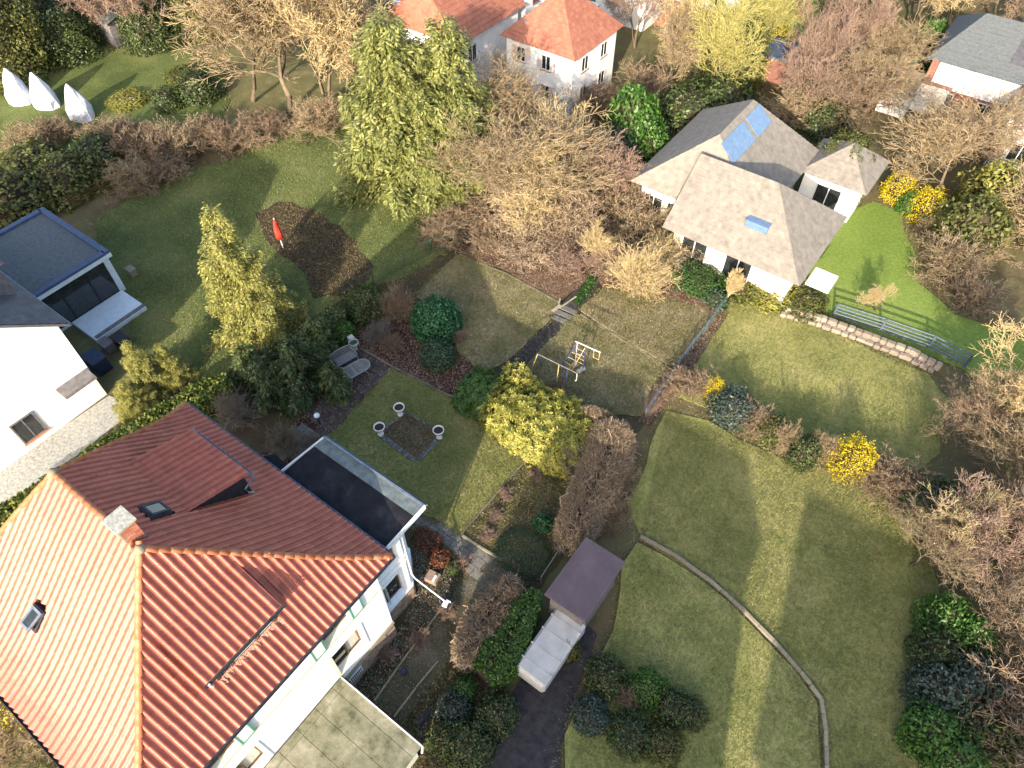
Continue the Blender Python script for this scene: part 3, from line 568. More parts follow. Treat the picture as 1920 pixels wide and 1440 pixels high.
# pavers of the terrace and flagstones of the path
def paving(label, poly, size, z, mat, name='paving', piece='paver', rot=0.0, cat='paving', limit=300, gap=.03, jz=.008):
    poly = [Vector(p[:2]) for p in poly]; c0 = sum(poly, Vector((0, 0))) / len(poly); t = thing(name, (c0.x, c0.y, 0), label, cat)
    rr = Matrix.Rotation(rot, 2); xs = [(rr.inverted() @ (p - c0)) for p in poly]
    x0, x1, y0, y1 = min(p.x for p in xs), max(p.x for p in xs), min(p.y for p in xs), max(p.y for p in xs); cells = []
    i = 0; y = y0
    while y < y1:
        x = x0 - (size[0] / 2 if i % 2 else 0)
        while x < x1:
            c = c0 + rr @ Vector((x + size[0] / 2, y + size[1] / 2))
            if inpoly(np.array([[c.x, c.y]]), poly)[0]: cells.append(c)
            x += size[0]
        y += size[1]; i += 1
    me0 = MB().box(-(size[0] - gap) / 2, (size[0] - gap) / 2, -(size[1] - gap) / 2, (size[1] - gap) / 2, -.04, 0).mesh('paver', .006); me0.materials.append(mat)
    cells.sort(key=lambda c: proj((c.x, c.y, 0))[2])
    for k, c in enumerate(cells[:limit]):
        o = bpy.data.objects.new(piece, me0); C.objects.link(o); o.parent = t
        o.location = (c.x - t.location.x, c.y - t.location.y, z + rnd.uniform(-jz, jz)); o.rotation_euler = (rnd.gauss(0, .008), rnd.gauss(0, .008), rot + rnd.gauss(0, .01))
    return t
paving('dark square pavers of the sitting terrace', pix([(650, 646), (672, 655), (736, 692), (622, 812), (606, 824), (590, 796), (575, 780), (625, 705)]), (.5, .5), .045, m_paver)
paving('grey slabs between the lamp and the flat roofed annex', pix([(590, 797), (606, 825), (560, 870), (500, 850), (525, 812), (560, 796)]), (.5, .5), .058, m_slab)
paving('grey flagstones beside the flat roofed annex', pix([(775, 960), (812, 975), (862, 1007), (925, 1050), (890, 1085), (868, 1066), (848, 1040), (800, 998), (772, 985)]), (.48, .48), .045, m_slab, rot=.0)
# central steps and the broken pale slabs beside them
t = thing('steps', at(1050, 590), 'worn stone steps in the dark path with broken pale slabs beside them', 'steps')
for k in range(3):
    a = at(1030 + k * 9, 592 - k * 7.5); b = at(1062 + k * 9, 606 - k * 7.5)
    MB().bar(a + Vector((0, 0, .07 + .05 * k)), b + Vector((0, 0, .07 + .05 * k)), .34, .10 ).obj('step', m_slab, t, bevel=.01)
for (x0, y0, x1, y1, wv) in ((1036, 588, 1050, 578, .22), (1048, 582, 1066, 572, .12), (1060, 574, 1080, 562, .10), (1046, 580, 1050, 566, .12)):
    MB().bar(at(x0, y0) + Vector((0, 0, .22)), at(x1, y1) + Vector((0, 0, .30)), wv, .07).obj('slab', m_kerb, t, bevel=.01)
# bed with setts in the middle of the lawn, three urns
bc = [Vector((-18.85, 13.62, 0)), Vector((-16.15, 13.52, 0)), Vector((-16.10, 15.50, 0)), Vector((-18.55, 15.50, 0))]
t = thing('flower_bed', bc[0], 'square bare flower bed edged with dark setts in the lawn', 'flower bed')
me0 = bpy.data.meshes.new('bed_soil'); me0.from_pydata([(p.x, p.y, .075) for p in bc], [], [(0, 1, 2, 3)]); link('bed_soil', me0, t, m_leafground)
for i in range(4):
    a, b = bc[i], bc[(i + 1) % 4]; n = int((b - a).length / .21)
    for k in range(n):
        for r_ in range(2):
            c = a + (b - a) * ((k + .5) / n); d = (b - a).normalized(); nn = Vector((-d.y, d.x, 0))
            if i in (0, 1) or r_ == 0:
                MB().obox(c - nn * (.03 + .14 * r_) + Vector((0, 0, .06 + rnd.uniform(-.01, .01))), d * .095, nn * .06, Vector((0, 0, .05))).obj('sett', m_sett, t, bevel=.012)
q = [(p.x, p.y) for p in bc]
o = litter('bed_plants', q, 450, m_olive, .12, .08, .09, None, t, up=.8)
litter('dead_stalks', q, 900, m_deadleaf, .12, .04, .09, None, t, up=.8)
urn = thing('urn', (0, 0, 0), 'x', 'urn', 'white urns round the square bed')
link('bowl', MB().lathe((0, 0, 0), [(.10, .30), (.15, .36), (.25, .50), (.275, .66), (.31, .70), (.31, .74), (.27, .75), (.255, .70), (.25, .66)], 24).mesh('bowl'), urn, m_urn)
link('foot', MB().lathe((0, 0, 0), [(.17, 0), (.17, .09), (.10, .16), (.09, .26), (.13, .302)], 20).mesh('foot'), urn, m_urn)
link('soil', MB().lathe((0, 0, 0), [(.245, .63), (.245, .672)], 20).mesh('soil'), urn, m_urnsoil)
for c in urn.children:
    for p in c.data.polygons: p.use_smooth = True
urn.location = at(748, 764, .72); urn.location.z = .05; urn.location = Vector((urn.location.x, urn.location.y, .05)); urn['label'] = 'white urn at the far corner of the square bed, nearest the red bed'
for (x, y, lb) in ((711, 801, 'white urn on the terrace side of the square bed'), (822, 807, 'white urn on the rhododendron side of the square bed')):
    p = at(x, y, .72); copy_tree(urn, (p.x, p.y, .05), rnd.random(), 1.0, lb)
# garden lamp
p = at(600, 796); t = thing('garden_lamp', p, 'white globe lamp on a short black post beside the terrace', 'lamp')
MB().lathe(p, [(.09, 0), (.09, .03), (.04, .06), (.04, .62), (.08, .66), (.08, .70)], 14).obj('post', m_black, t)
me0 = bpy.data.meshes.new('globe'); bm = bmesh.new(); bmesh.ops.create_uvsphere(bm, u_segments=24, v_segments=14, radius=.16)
for v in bm.verts: v.co += p + Vector((0, 0, .84))
for f in bm.faces: f.smooth = True
bm.to_mesh(me0); bm.free(); link('globe', me0, t, m_globe)
# oval table
a, b = at(645, 703, .72), at(688, 679, .72); c = (a + b) / 2; d = Vector((b.x - a.x, b.y - a.y, 0)); ang = math.atan2(d.y, d.x); c.z = 0
t = thing('garden_table', c, 'oval weathered slatted garden table on the dark terrace', 'table')
def loc2(u_, v_, z): return c + Vector((math.cos(ang) * u_ - math.sin(ang) * v_, math.sin(ang) * u_ + math.cos(ang) * v_, z))
hw, hr = .42, .48; out = []; inn = []
for k in range(40):
    th = 2 * math.pi * k / 40; sx = hw if math.cos(th) > 0 else -hw
    out.append((sx + hr * math.cos(th), hr * math.sin(th))); inn.append((sx + (hr - .09) * math.cos(th), (hr - .09) * math.sin(th)))
mb = MB(); vs = [loc2(*q, z) for z in (.69, .73) for q in out] + [loc2(*q, z) for z in (.69, .73) for q in inn]; fs = []
for k in range(40):
    j = (k + 1) % 40; fs += [(k, j, 40 + j, 40 + k), (40 + k, 40 + j, 120 + j, 120 + k), (80 + k, 80 + j, j, k), (120 + k, 120 + j, 80 + j, 80 + k)]
mb.add(vs, fs); mb.obj('rim', m_teak, t)
for k in range(11):
    x = -.72 + k * .144; yy = hr - .10
    ww = yy if abs(x) < hw else math.sqrt(max(.01, yy * yy - (abs(x) - hw) ** 2))
    MB().bar(loc2(x, -ww - .03, .71), loc2(x, ww + .03, .71), .125, .025).obj('slat', m_tabletop, t)
for sx in (-1, 1):
    for sy in (-1, 1): MB().bar(loc2(sx * .30, sy * .2, .69), loc2(sx * .62, sy * .36, 0.05), .05, .05).obj('leg', m_teak, t)
# bench
c = at(646, 682, .0) ; c = Vector((c.x + .1, c.y, 0)); t = thing('garden_bench', c, 'weathered slatted bench with arched back behind the oval table', 'bench'); ang = ang + .02
for k in range(5): MB().bar(loc2(-.72, -.20 + k * .11, .44), loc2(.72, -.20 + k * .11, .44), .085, .025).obj('seat_slat', m_teak, t)
for k in range(17):
    x = -.68 + k * .085; hh = .86 + .16 * math.cos(x / .72 * 1.4)
    MB().bar(loc2(x, .30, .46), loc2(x, .40, hh), .035, .02).obj('back_slat', m_teak, t)
mb = MB(); mb.tube([loc2(x, .40, .86 + .16 * math.cos(x / .72 * 1.4)) for x in np.linspace(-.72, .72, 13)], .03, 6); mb.bar(loc2(-.72, .30, .48), loc2(.72, .30, .48), .05, .05); mb.obj('back_rail', m_teak, t)
for sx in (-.72, .72):
    MB().bar(loc2(sx, -.24, .05), loc2(sx, -.24, .66), .05).obj('leg', m_teak, t); MB().bar(loc2(sx, .32, .05), loc2(sx, .41, .9), .05).obj('leg', m_teak, t)
    MB().bar(loc2(sx, -.28, .66), loc2(sx, .36, .68), .07, .03).obj('armrest', m_teak, t)
# stone planter and small pale table behind the bench
p = at(666, 655); t = thing('stone_planter', p, 'round grey stone planter at the terrace corner beside the bench', 'planter')
MB().lathe(p, [(.17, 0), (.17, .12), (.13, .18), (.13, .30), (.25, .42), (.30, .62), (.30, .66), (.24, .66), (.23, .58)], 22).obj('bowl', m_capconc, t, smooth=True)
MB().lathe(p, [(.225, .52), (.225, .585)], 18).obj('soil', m_boxdark, t)
p = at(665, 646); t = thing('side_table', p, 'small white folding table behind the stone planter', 'table')
MB().obox(p + Vector((-.17, -.02, .55)), Vector((.19, -.05, 0)), Vector((.04, .17, 0)), Vector((0, 0, .012))).obj('leaf', m_polew, t); MB().obox(p + Vector((.22, -.12, .55)), Vector((.18, -.05, 0)), Vector((.04, .17, 0)), Vector((0, 0, .012))).obj('leaf', m_polew, t)
for sx in (-.3, .34):
    for sy in (-.16, .06): MB().bar(p + Vector((sx, sy, 0)), p + Vector((sx, sy, .54)), .025).obj('leg', m_polew, t)
# swing frame and climbing frame
GZ = .10
p0, p1 = at(1007, 663, 2.05), at(1082, 700, 2.05); t = thing('swing_frame', Vector((p0.x, p0.y, GZ)), 'old swing frame with dull top bar and yellow and blue legs on the bleached lawn', 'swing')
MB().tube([p0, p1], .026, 8).obj('top_bar', m_greywall, t)
MB().tube([p1, p1 + Vector((.02, -.02, -.55)), p1 + Vector((-.04, -.06, -.62))], .022, 6).obj('hook', m_polew, t)
for (x, y, bx, by, mt) in ((1008, 664, 992, 705, m_yellow), (1009, 664, 1016, 684, m_blue), (1048, 684, 1043, 724, m_yellow), (1064, 692, 1059, 736, m_blue)):
    MB().tube([at(x, y, 2.03), at(bx, by, GZ)], .023, 8).obj('leg', mt, t)
MB().tube([at(1066, 692, 2.03), at(1078, 677, 1.2)], .024, 6).obj('brace', m_yellow, t)
p0, p1 = at(1079, 640, 2.15), at(1126, 661, 2.15); t = thing('climbing_frame', at(1080, 685, GZ), 'climbing frame with white top bar, blue ladder and hanging trapeze', 'climbing frame')
MB().tube([p0, p1], .032, 8).obj('top_bar', m_polew, t)
La0, La1 = at(1082.6, 642, 2.12), at(1078, 684, GZ); Lb0, Lb1 = at(1098.7, 650, 2.1), at(1093, 692, GZ)
MB().tube([La0, La1], .024, 8).obj('leg', m_polew, t); MB().tube([Lb0, Lb1], .028, 8).obj('leg', m_blue, t)
Lc0, Lc1 = at(1081, 647, 1.95), at(1054, 683, GZ); MB().tube([Lc0, Lc1], .028, 8).obj('leg', m_blue, t)
Ld0, Ld1 = at(1097, 652, 1.95), at(1072, 694, GZ); MB().tube([Ld0, Ld1], .022, 8).obj('leg', m_yellow, t)
for f in (.25, .45, .62, .8): MB().tube([La0.lerp(La1, f), Lb0.lerp(Lb1, f)], .016, 6).obj('rung', m_yellow, t)
for f in (.35, .6, .85): MB().tube([Lc0.lerp(Lc1, f), Ld0.lerp(Ld1, f)], .016, 6).obj('rung', m_yellow, t)
q0, q1 = at(1114, 656, 2.13), at(1124.5, 661, 2.13); MB().tube([q0, q0 + Vector((0, 0, -.62)), q1 + Vector((0, 0, -.62)), q1], .022, 6).obj('trapeze', m_yellow, t)
MB().obox((La0.lerp(Lb0, .7)) + Vector((0, 0, -.55)), Vector((.12, .02, 0)), Vector((0, .1, 0)), Vector((0, 0, .02))).obj('platform', m_blue, t)
for q in (La1, Lb1, at(1086, 697, GZ)):
    MB().lathe((q.x, q.y, GZ - .02), [(.16, 0), (.18, .10), (.12, .16)], 9).obj('footing', m_capconc, t)
# fences
def fence(label, pts, h, n, mat, z=0.0, rails=(1.0,), mesh_=False, name='fence', r=.02):
    P = [at(x, y, z) for x, y in pts]; t = thing(name, P[0], label, 'fence'); segs = []
    for i in range(len(P) - 1):
        k = max(1, round((P[i + 1] - P[i]).length / n)); segs += [P[i].lerp(P[i + 1], j / k) for j in range(k)]
    segs.append(P[-1])
    for p in segs: MB().tube([p, p + Vector((0, 0, h + .05))], r * 1.6, 6).obj('post', mat, t)
    for f in rails: MB().tube([p + Vector((0, 0, h * f)) for p in segs], r, 6).obj('rail', mat, t)
    if mesh_:
        S = []
        for a, b in zip(segs[:-1], segs[1:]):
            m_ = int((b - a).length / .16)
            for j in range(m_):
                q0 = a.lerp(b, j / m_); q1 = a.lerp(b, min(1, (j + 6) / m_))
                S.append((*q0, q1.x, q1.y, h, .004, .004)); S.append((q0.x, q0.y, h, *q1, .004, .004))
        V, F = tubes(S); o = link('wire_mesh', mesh_np('wire_mesh', V, F), t, mat); o['kind'] = 'stuff'
    return t
fence('green chain link fence on the left garden boundary', [(640, 566), (760, 500), (905, 428), (1012, 362)], 1.2, 2.2, m_fencegreen, rails=(1, .06), mesh_=True)
fence('blue grey rail fence on the right garden boundary', [(1357, 574), (1322, 622), (1296, 655), (1250, 722), (1208, 785)], .95, 2.0, m_fenceblue, rails=(1, .55), mesh_=True, r=.024)
fence('thin pipe rail between the dark bed and the mauve roofed shed', [(1014, 1096), (1050, 1040), (1080, 985)], .9, 1.6, m_teak, rails=(1,), r=.022)
# path-side small things
p = at(758, 1262); t = thing('bucket', p, 'small dark blue bucket at the gravel path edge', 'bucket'); MB().lathe(p, [(.10, 0), (.14, .26), (.15, .27), (.12, .24)], 14).obj('body', m_barrel, t)
p = at(794, 1350); t = thing('metal_post', p, 'dark blue metal strip lying in the dark bed beside the garage', 'strip'); MB().obox(p + Vector((0, .1, .08)), Vector((.02, .38, .02)), Vector((.05, 0, 0)), Vector((0, 0, .03))).obj('body', m_barrel, t)
p = at(812, 1086); t = thing('stone_trough', p, 'square sandstone block with a pale brick on top beside the annex', 'stone block'); MB().obox(p + Vector((0, 0, .17)), Vector((.30, .05, 0)), Vector((-.05, .26, 0)), Vector((0, 0, .17))).obj('block', m_stone, t, bevel=.015)
MB().obox(p + Vector((.16, -.04, .38)), Vector((.06, .01, 0)), Vector((-.03, .16, 0)), Vector((0, 0, .04))).obj('brick', m_polew, t, bevel=.006)
# ------------------------------------------------------------------ the house
UR, UB, UF = 1.16, 6.90, -4.58; XL, XR, XE, XW = -20.2, -15.46, -10.70, -23.0; ZR, ZE = 11.0, 6.6
def gz(s): s = max(0.0, min(1.0, s)); return s + 0.06 * math.sin(math.pi * s * s)
def zs(s): return ZR - (ZR - ZE) * gz(s)
house = thing('house', (-16, 1.2, 0), 'white house with orange red hipped tile roof and stone plinth in the foreground', 'house')
FACES = {'back': (Vector((0, UR, 0)), Vector((1, 0, 0)), Vector((0, 1, 0)), UB - UR), 'front': (Vector((0, UR, 0)), Vector((1, 0, 0)), Vector((0, -1, 0)), UR - UF),
         'right': (Vector((XR, 0, 0)), Vector((0, 1, 0)), Vector((1, 0, 0)), XE - XR), 'left': (Vector((XL, 0, 0)), Vector((0, 1, 0)), Vector((-1, 0, 0)), XL - XW)}
def arange(face, s):
    if face in ('back', 'front'): return XL + (XW - XL) * s, XR + (XE - XR) * s
    return UR + (UF - UR) * s, UR + (UB - UR) * s
def roofz(x, y):
    return min(zs(max((y - UR) / (UB - UR), 0)) if y > UR else zs((UR - y) / (UR - UF)), zs((x - XR) / (XE - XR)) if x > XR else 99, zs((XL - x) / (XL - XW)) if x < XL else 99)
# roof deck under the tiles
mb = MB(); NS = 14
for fc, (O, E_, D_, run) in FACES.items():
    for i in range(NS):
        s0, s1 = i / NS, (i + 1) / NS; a0, a1 = arange(fc, s0); b0, b1 = arange(fc, s1); dz = -.05
        vs = [O + E_ * a0 + D_ * run * s0, O + E_ * a1 + D_ * run * s0, O + E_ * b1 + D_ * run * s1, O + E_ * b0 + D_ * run * s1]
        zz = [zs(s0) + dz] * 2 + [zs(s1) + dz] * 2; mb.add([(v.x, v.y, z) for v, z in zip(vs, zz)], [(0, 1, 2, 3)])
mb.add([(XW + .05, UF + .05, ZE - .12), (XE - .05, UF + .05, ZE - .12), (XE - .05, UB - .05, ZE - .12), (XW + .05, UB - .05, ZE - .12)], [(0, 1, 2, 3)])
roof = mb.obj('roof', m_under, house)
# dormers' footprints
DB = dict(x0=-19.75, x1=-16.55, y0=3.02, y1=5.45, z0=9.47, z1=8.72)      # back dormer
DR = dict(y0=-.30, y1=2.88, x0=-13.72, x1=-11.95, z0=9.30, z1=8.42)      # right dormer
def blocked(p):
    if DB['x0'] < p.x < DB['x1'] and DB['y0'] + .12 < p.y < DB['y1']: return True
    if DR['y0'] + .15 < p.y < DR['y1'] - .15 and DR['x0'] + .1 < p.x < DR['x1']: return True
    if -17.25 < p.x < -16.55 and 1.98 < p.y < 2.72: return True
    if -18.5 < p.x < -17.85 and -2.55 < p.y < -1.85: return True
    if -16.36 < p.x < -15.86 and 1.1 < p.y < 1.58: return True
    return False
TW, TL, TP = 0.29, 0.40, 0.335
def tile_mesh(flip=1):
    n = 10; xs = [0, .05, .15, .28, .40, .50, .60, .74, .88, 1.0]; hh = [.004, .052, .080, .088, .074, .046, .020, .008, .006, .010]
    vs = []; fs = []
    for (y, lift) in ((0, .036), (TL, 0)):
        for x, h in zip(xs, hh): vs.append(((x * 1.04 - .02) * TW, y, h + lift))
    for x, h in zip(xs, hh): vs.append(((x * 1.04 - .02) * TW, 0.004, h - .004))
    for x, h in zip(xs, hh): vs.append(((x * 1.04 - .02) * TW, 0, h + .0358))
    for i in range(n - 1): fs.append((i, i + 1, n + i + 1, n + i)); fs.append((2 * n + i, 2 * n + i + 1, 3 * n + i + 1, 3 * n + i))
    me = bpy.data.meshes.new('tile'); me.from_pydata(vs, [], fs)
    for k, p in enumerate(me.polygons): p.use_smooth = (k % 2 == 0)
    me.materials.append(m_tile); return me
TME = tile_mesh()
TV = np.array([v.co[:] for v in TME.vertices]); TFc = [tuple(p.vertices) for p in TME.polygons]
full = []; part_ = []     # (matrix, owner, face)
def lay(face, O, E_, D_, zf, dlist, rng_f, owner, planes, tagf=None):
    for (d_low, d_up) in dlist:
        pl = O + D_ * d_low; pu_ = O + D_ * d_up; zl, zu = zf(d_low), zf(d_up)
        T = Vector((pu_.x - pl.x, pu_.y - pl.y, zu - zl)).normalized(); N = E_.cross(T); flip = False
        if N.z < 0: N = -N; flip = True
        lo0, lo1 = rng_f(d_low); up0, up1 = rng_f(d_up)
        k0 = math.floor(min(lo0, up0) / TW) - 1; k1 = math.ceil(max(lo1, up1) / TW) + 1
        for k in range(k0, k1):
            a = k * TW; c = pl + E_ * (a + TW / 2) + D_ * (d_up - d_low) * .5
            if tagf is None and blocked(c): continue
            e = -E_ if flip else E_; org = pl + E_ * (a + TW if flip else a); org = Vector((org.x, org.y, zl))
            org += N * rnd.uniform(-.003, .003) + e * rnd.uniform(-.004, .004)
            Mx = Matrix(((e.x, T.x, N.x, org.x), (e.y, T.y, N.y, org.y), (e.z, T.z, N.z, org.z), (0, 0, 0, 1)))
            ins = [lo0 - 1e-3 <= a and a + TW <= lo1 + 1e-3, up0 - 1e-3 <= a and a + TW <= up1 + 1e-3]
            if all(ins): full.append((Mx, owner, face))
            elif a + TW > min(lo0, up0) and a < max(lo1, up1): part_.append((Mx, owner, face, planes))
def courses(run, zf, start=0.0, end=None):
    # equal steps along the slope, measured from the eave upwards
    N_ = 400; ds = [start + ((end or run) - start) * i / N_ for i in range(N_ + 1)]; acc = 0; out = []; last = ds[-1]
    for i in range(N_, 0, -1):
        acc += math.hypot(ds[i] - ds[i - 1], zf(ds[i]) - zf(ds[i - 1]))
        if acc >= TP: out.append((last, ds[i - 1])); last = ds[i - 1]; acc = 0
    if last - start > .05: out.append((last, start))
    return out
HP = {'br': ((XR, UR), (XE, UB)), 'fr': ((XR, UR), (XE, UF)), 'bl': ((XL, UR), (XW, UB)), 'fl': ((XL, UR), (XW, UF))}
def hp(key, face):    # clip plane through a hip; outward side is away from the face
    (x0, y0), (x1, y1) = HP[key]; n = Vector((-(y1 - y0), x1 - x0, 0)).normalized(); O, E_, D_, run = FACES[face]
    mid = O + D_ * run * .6 + E_ * ((XL + XR) / 2 if face in ('back', 'front') else UR); co = Vector((x0, y0, 0))
    if (mid - co).dot(n) > 0: n = -n
    return co, n
PL = {'back': [hp('br', 'back'), hp('bl', 'back')], 'front': [hp('fr', 'front'), hp('fl', 'front')], 'right': [hp('br', 'right'), hp('fr', 'right')], 'left': [hp('bl', 'left'), hp('fl', 'left')]}
for fc, (O, E_, D_, run) in FACES.items():
    zf = lambda d, run=run: zs(d / run)
    lay(fc, O, E_, D_, zf, courses(run, zf), lambda d, fc=fc, run=run: arange(fc, d / run), roof, PL[fc])
# dormer bodies
dormer = {}
mb = MB(); z = lambda x, y: roofz(x, y) - .04
yb, yf = DB['y0'], DB['y1']
for x in (DB['x0'], DB['x1']):
    n = 10; top = [(x, yb + (yf - yb) * i / n, DB['z0'] + (DB['z1'] - DB['z0']) * i / n - .03) for i in range(n + 1)]; bot = [(x, p[1], z(x, p[1]) - .05) for p in top]
    for i in range(n): mb.add([top[i], top[i + 1], bot[i + 1], bot[i]], [(0, 1, 2, 3)])
mb.add([(DB['x0'], yf, DB['z1'] - .03), (DB['x1'], yf, DB['z1'] - .03), (DB['x1'], yf, z(DB['x1'], yf)), (DB['x0'], yf, z(DB['x0'], yf))], [(0, 1, 2, 3)])
mb.add([(DB['x0'], yb, DB['z0'] - .03), (DB['x1'], yb, DB['z0'] - .03), (DB['x1'], yf + .2, DB['z1'] - .09), (DB['x0'], yf + .2, DB['z1'] - .09)], [(0, 1, 2, 3)])
dormer['b'] = mb.obj('dormer', m_slate_cheek, house, label='dormer on the shaded side with black slate cheek')
mb = MB()
for y in (DR['y0'] + .32, DR['y1'] - .28):
    n = 8; top = [(DR['x0'] + (DR['x1'] - DR['x0']) * i / n, y, DR['z0'] + (DR['z1'] - DR['z0']) * i / n - .05) for i in range(n + 1)]; bot = [(p[0], y, z(p[0], y) - .05) for p in top]
    for i in range(n): mb.add([top[i], top[i + 1], bot[i + 1], bot[i]], [(0, 1, 2, 3)])
mb.add([(DR['x0'], DR['y0'] + .05, DR['z0'] - .05), (DR['x0'], DR['y1'] - .05, DR['z0'] - .05), (DR['x1'] + .16, DR['y1'] - .05, DR['z1'] - .13), (DR['x1'] + .16, DR['y0'] + .05, DR['z1'] - .13)], [(0, 1, 2, 3)])
dormer['r'] = mb.obj('dormer', m_redroof, house, label='shed dormer on the sunlit garden side with a long window strip')
# dormer tile planes
zf = lambda d: DB['z0'] + (DB['z1'] - DB['z0']) * (d - DB['y0']) / (DB['y1'] - DB['y0'])
lay('db', Vector((0, 0, 0)), Vector((1, 0, 0)), Vector((0, 1, 0)), zf, courses(DB['y1'] + .18, zf, DB['y0'], DB['y1'] + .18), lambda d: (-19.85, -16.4), dormer['b'], [(Vector((-16.4, 0, 0)), Vector((1, 0, 0))), (Vector((-19.85, 0, 0)), Vector((-1, 0, 0)))], 1)
zf = lambda d: DR['z0'] + (DR['z1'] - DR['z0']) * (d - DR['x0']) / (DR['x1'] - DR['x0'])
lay('dr', Vector((0, 0, 0)), Vector((0, 1, 0)), Vector((1, 0, 0)), zf, courses(DR['x1'] + .16, zf, DR['x0'], DR['x1'] + .16), lambda d: (DR['y0'], DR['y1']), dormer['r'], [(Vector((0, DR['y1'], 0)), Vector((0, 1, 0))), (Vector((0, DR['y0'], 0)), Vector((0, -1, 0)))], 1)
def score(Mx, face):
    x, y, d = proj(Mx.translation)
    if not (-5 < x < 1925 and -5 < y < 1445) or face == 'left': return 999 + d
    return d + (3.5 if face in ('back', 'db') else 0)
full.sort(key=lambda q: score(q[0], q[2]))
for Mx, ow, fc in full[:300]:
    o = bpy.data.objects.new('tile', TME); C.objects.link(o); o.parent = ow
    o.matrix_basis = Matrix.Translation(-(ow.location + house.location)) @ Mx
def joined(items, ow):
    V = []; F = []; b = 0
    for q in items:
        m = np.array(q[0]); V.append(TV @ m[:3, :3].T + m[:3, 3]); F += [tuple(b + i for i in f) for f in TFc]; b += len(TV)
    me = bpy.data.meshes.new('tile_field'); me.from_pydata(np.concatenate(V).tolist(), [], F)
    for k, p in enumerate(me.polygons): p.use_smooth = (k % 2 == 0)
    return me
for key, ow in (('roof', roof), ('b', dormer['b']), ('r', dormer['r'])):
    it = [q for q in full[300:] if q[1] is ow]; me = bpy.data.meshes.new('tile_field'); bm = bmesh.new()
    if it: bm.from_mesh(joined(it, ow))
    for fc in set(q[2] for q in part_ if q[1] is ow):
        itp = [q for q in part_ if q[1] is ow and q[2] == fc]
        b2 = bmesh.new(); b2.from_mesh(joined(itp, ow))
        for co, n in itp[0][3]:
            bmesh.ops.bisect_plane(b2, geom=list(b2.verts) + list(b2.edges) + list(b2.faces), plane_co=co, plane_no=n, clear_outer=True, dist=1e-5)
        mm = bpy.data.meshes.new('x'); b2.to_mesh(mm); b2.free(); bm.from_mesh(mm); bpy.data.meshes.remove(mm)
    bm.to_mesh(me); bm.free()
    o = link('tile_field', me, ow, m_tile); o['kind'] = 'stuff'
# hip and ridge caps
def capmesh():
    n = 9; vs = []; fs = []
    for (y, r) in ((0, .125), (.42, .105)):
        for i in range(n):
            a = math.pi * i / (n - 1) * 1.1 - .157; vs.append((r * math.cos(a), y, r * math.sin(a) * .9))
    for i in range(n): a = math.pi * i / (n - 1) * 1.1 - .157; vs.append((.10 * math.cos(a), 0.0, .10 * math.sin(a) * .9))
    for i in range(n - 1): fs.append((i, i + 1, n + i + 1, n + i)); fs.append((2 * n + i, 2 * n + i + 1, i + 1, i))
    me = bpy.data.meshes.new('ridge_tile'); me.from_pydata(vs, [], fs)
    for k, p in enumerate(me.polygons): p.use_smooth = (k % 2 == 0)
    me.materials.append(m_ridge); return me
CAP = capmesh()
def caps(pts, ow=None):
    ow = ow or roof; seg = [0]
    for a, b in zip(pts[:-1], pts[1:]): seg.append(seg[-1] + (b - a).length)
    def P_(s):
        for i in range(len(seg) - 1):
            if s <= seg[i + 1] or i == len(seg) - 2: return pts[i].lerp(pts[i + 1], (s - seg[i]) / (seg[i + 1] - seg[i]))
    s = 0
    while s < seg[-1] - .1:
        a = P_(s); b = P_(min(s + .37, seg[-1])); T = (b - a).normalized(); X = T.cross(Vector((0, 0, 1))).normalized(); Z = X.cross(T)
        o = bpy.data.objects.new('ridge_tile', CAP); C.objects.link(o); o.parent = ow; a = a + Z * rnd.uniform(-.004, .006)
        o.matrix_basis = Matrix.Translation(-(ow.location + house.location)) @ Matrix(((X.x, T.x, Z.x, a.x), (X.y, T.y, Z.y, a.y), (X.z, T.z, Z.z, a.z + .0), (0, 0, 0, 1)))
        s += .37
for key, (a, b) in HP.items():    # from the eave upwards
    caps([Vector((b[0] + (a[0] - b[0]) * i / 16, b[1] + (a[1] - b[1]) * i / 16, zs(1 - i / 16) + .035)) for i in range(17)])
caps([Vector((XL, UR, ZR + .04)), Vector((XR, UR, ZR + .04))])
for x, y in ((XR, UR), (XL, UR)): MB().lathe((x, y, ZR - .05), [(.20, 0), (.2, .12), (.13, .22), (.03, .26)], 10).obj('ridge_cap', m_kerb, roof, smooth=True)
# gutters
def gutter(label, a, b, r=.075, mat=m_zinc, parent=house, side=None):
    a, b = Vector(a), Vector(b); d = (b - a).normalized(); n = d.cross(Vector((0, 0, 1))); vs = []; fs = []; k = 7
    for rr in (r, r * .82):
        for p in (a, b):
            for i in range(k): t_ = math.pi + math.pi * i / (k - 1); vs.append(p + n * rr * math.cos(t_) + Vector((0, 0, rr * math.sin(t_))))
    for i in range(k - 1): fs += [(i, i + 1, k + i + 1, k + i), (2 * k + i, 3 * k + i, 3 * k + i + 1, 2 * k + i + 1)]
    fs += [(0, k, 3 * k, 2 * k), (k - 1, 3 * k - 1, 4 * k - 1, 2 * k - 1)]
    return MB().add(vs, fs).obj('gutter', mat, parent)
gutter('', (XE + .06, UF, ZE - .02), (XE + .06, UB + .08, ZE - .02), mat=m_zincdark); gutter('', (XW, UB + .06, ZE - .02), (XE + .1, UB + .06, ZE - .02)); gutter('', (XW, UF - .06, ZE - .02), (XE, UF - .06, ZE - .02), .085, m_zincdark)
gutter('', (-19.95, DB['y1'] + .25, DB['z1'] - .10), (-16.3, DB['y1'] + .25, DB['z1'] - .10), .06, m_zinc, dormer['b'])
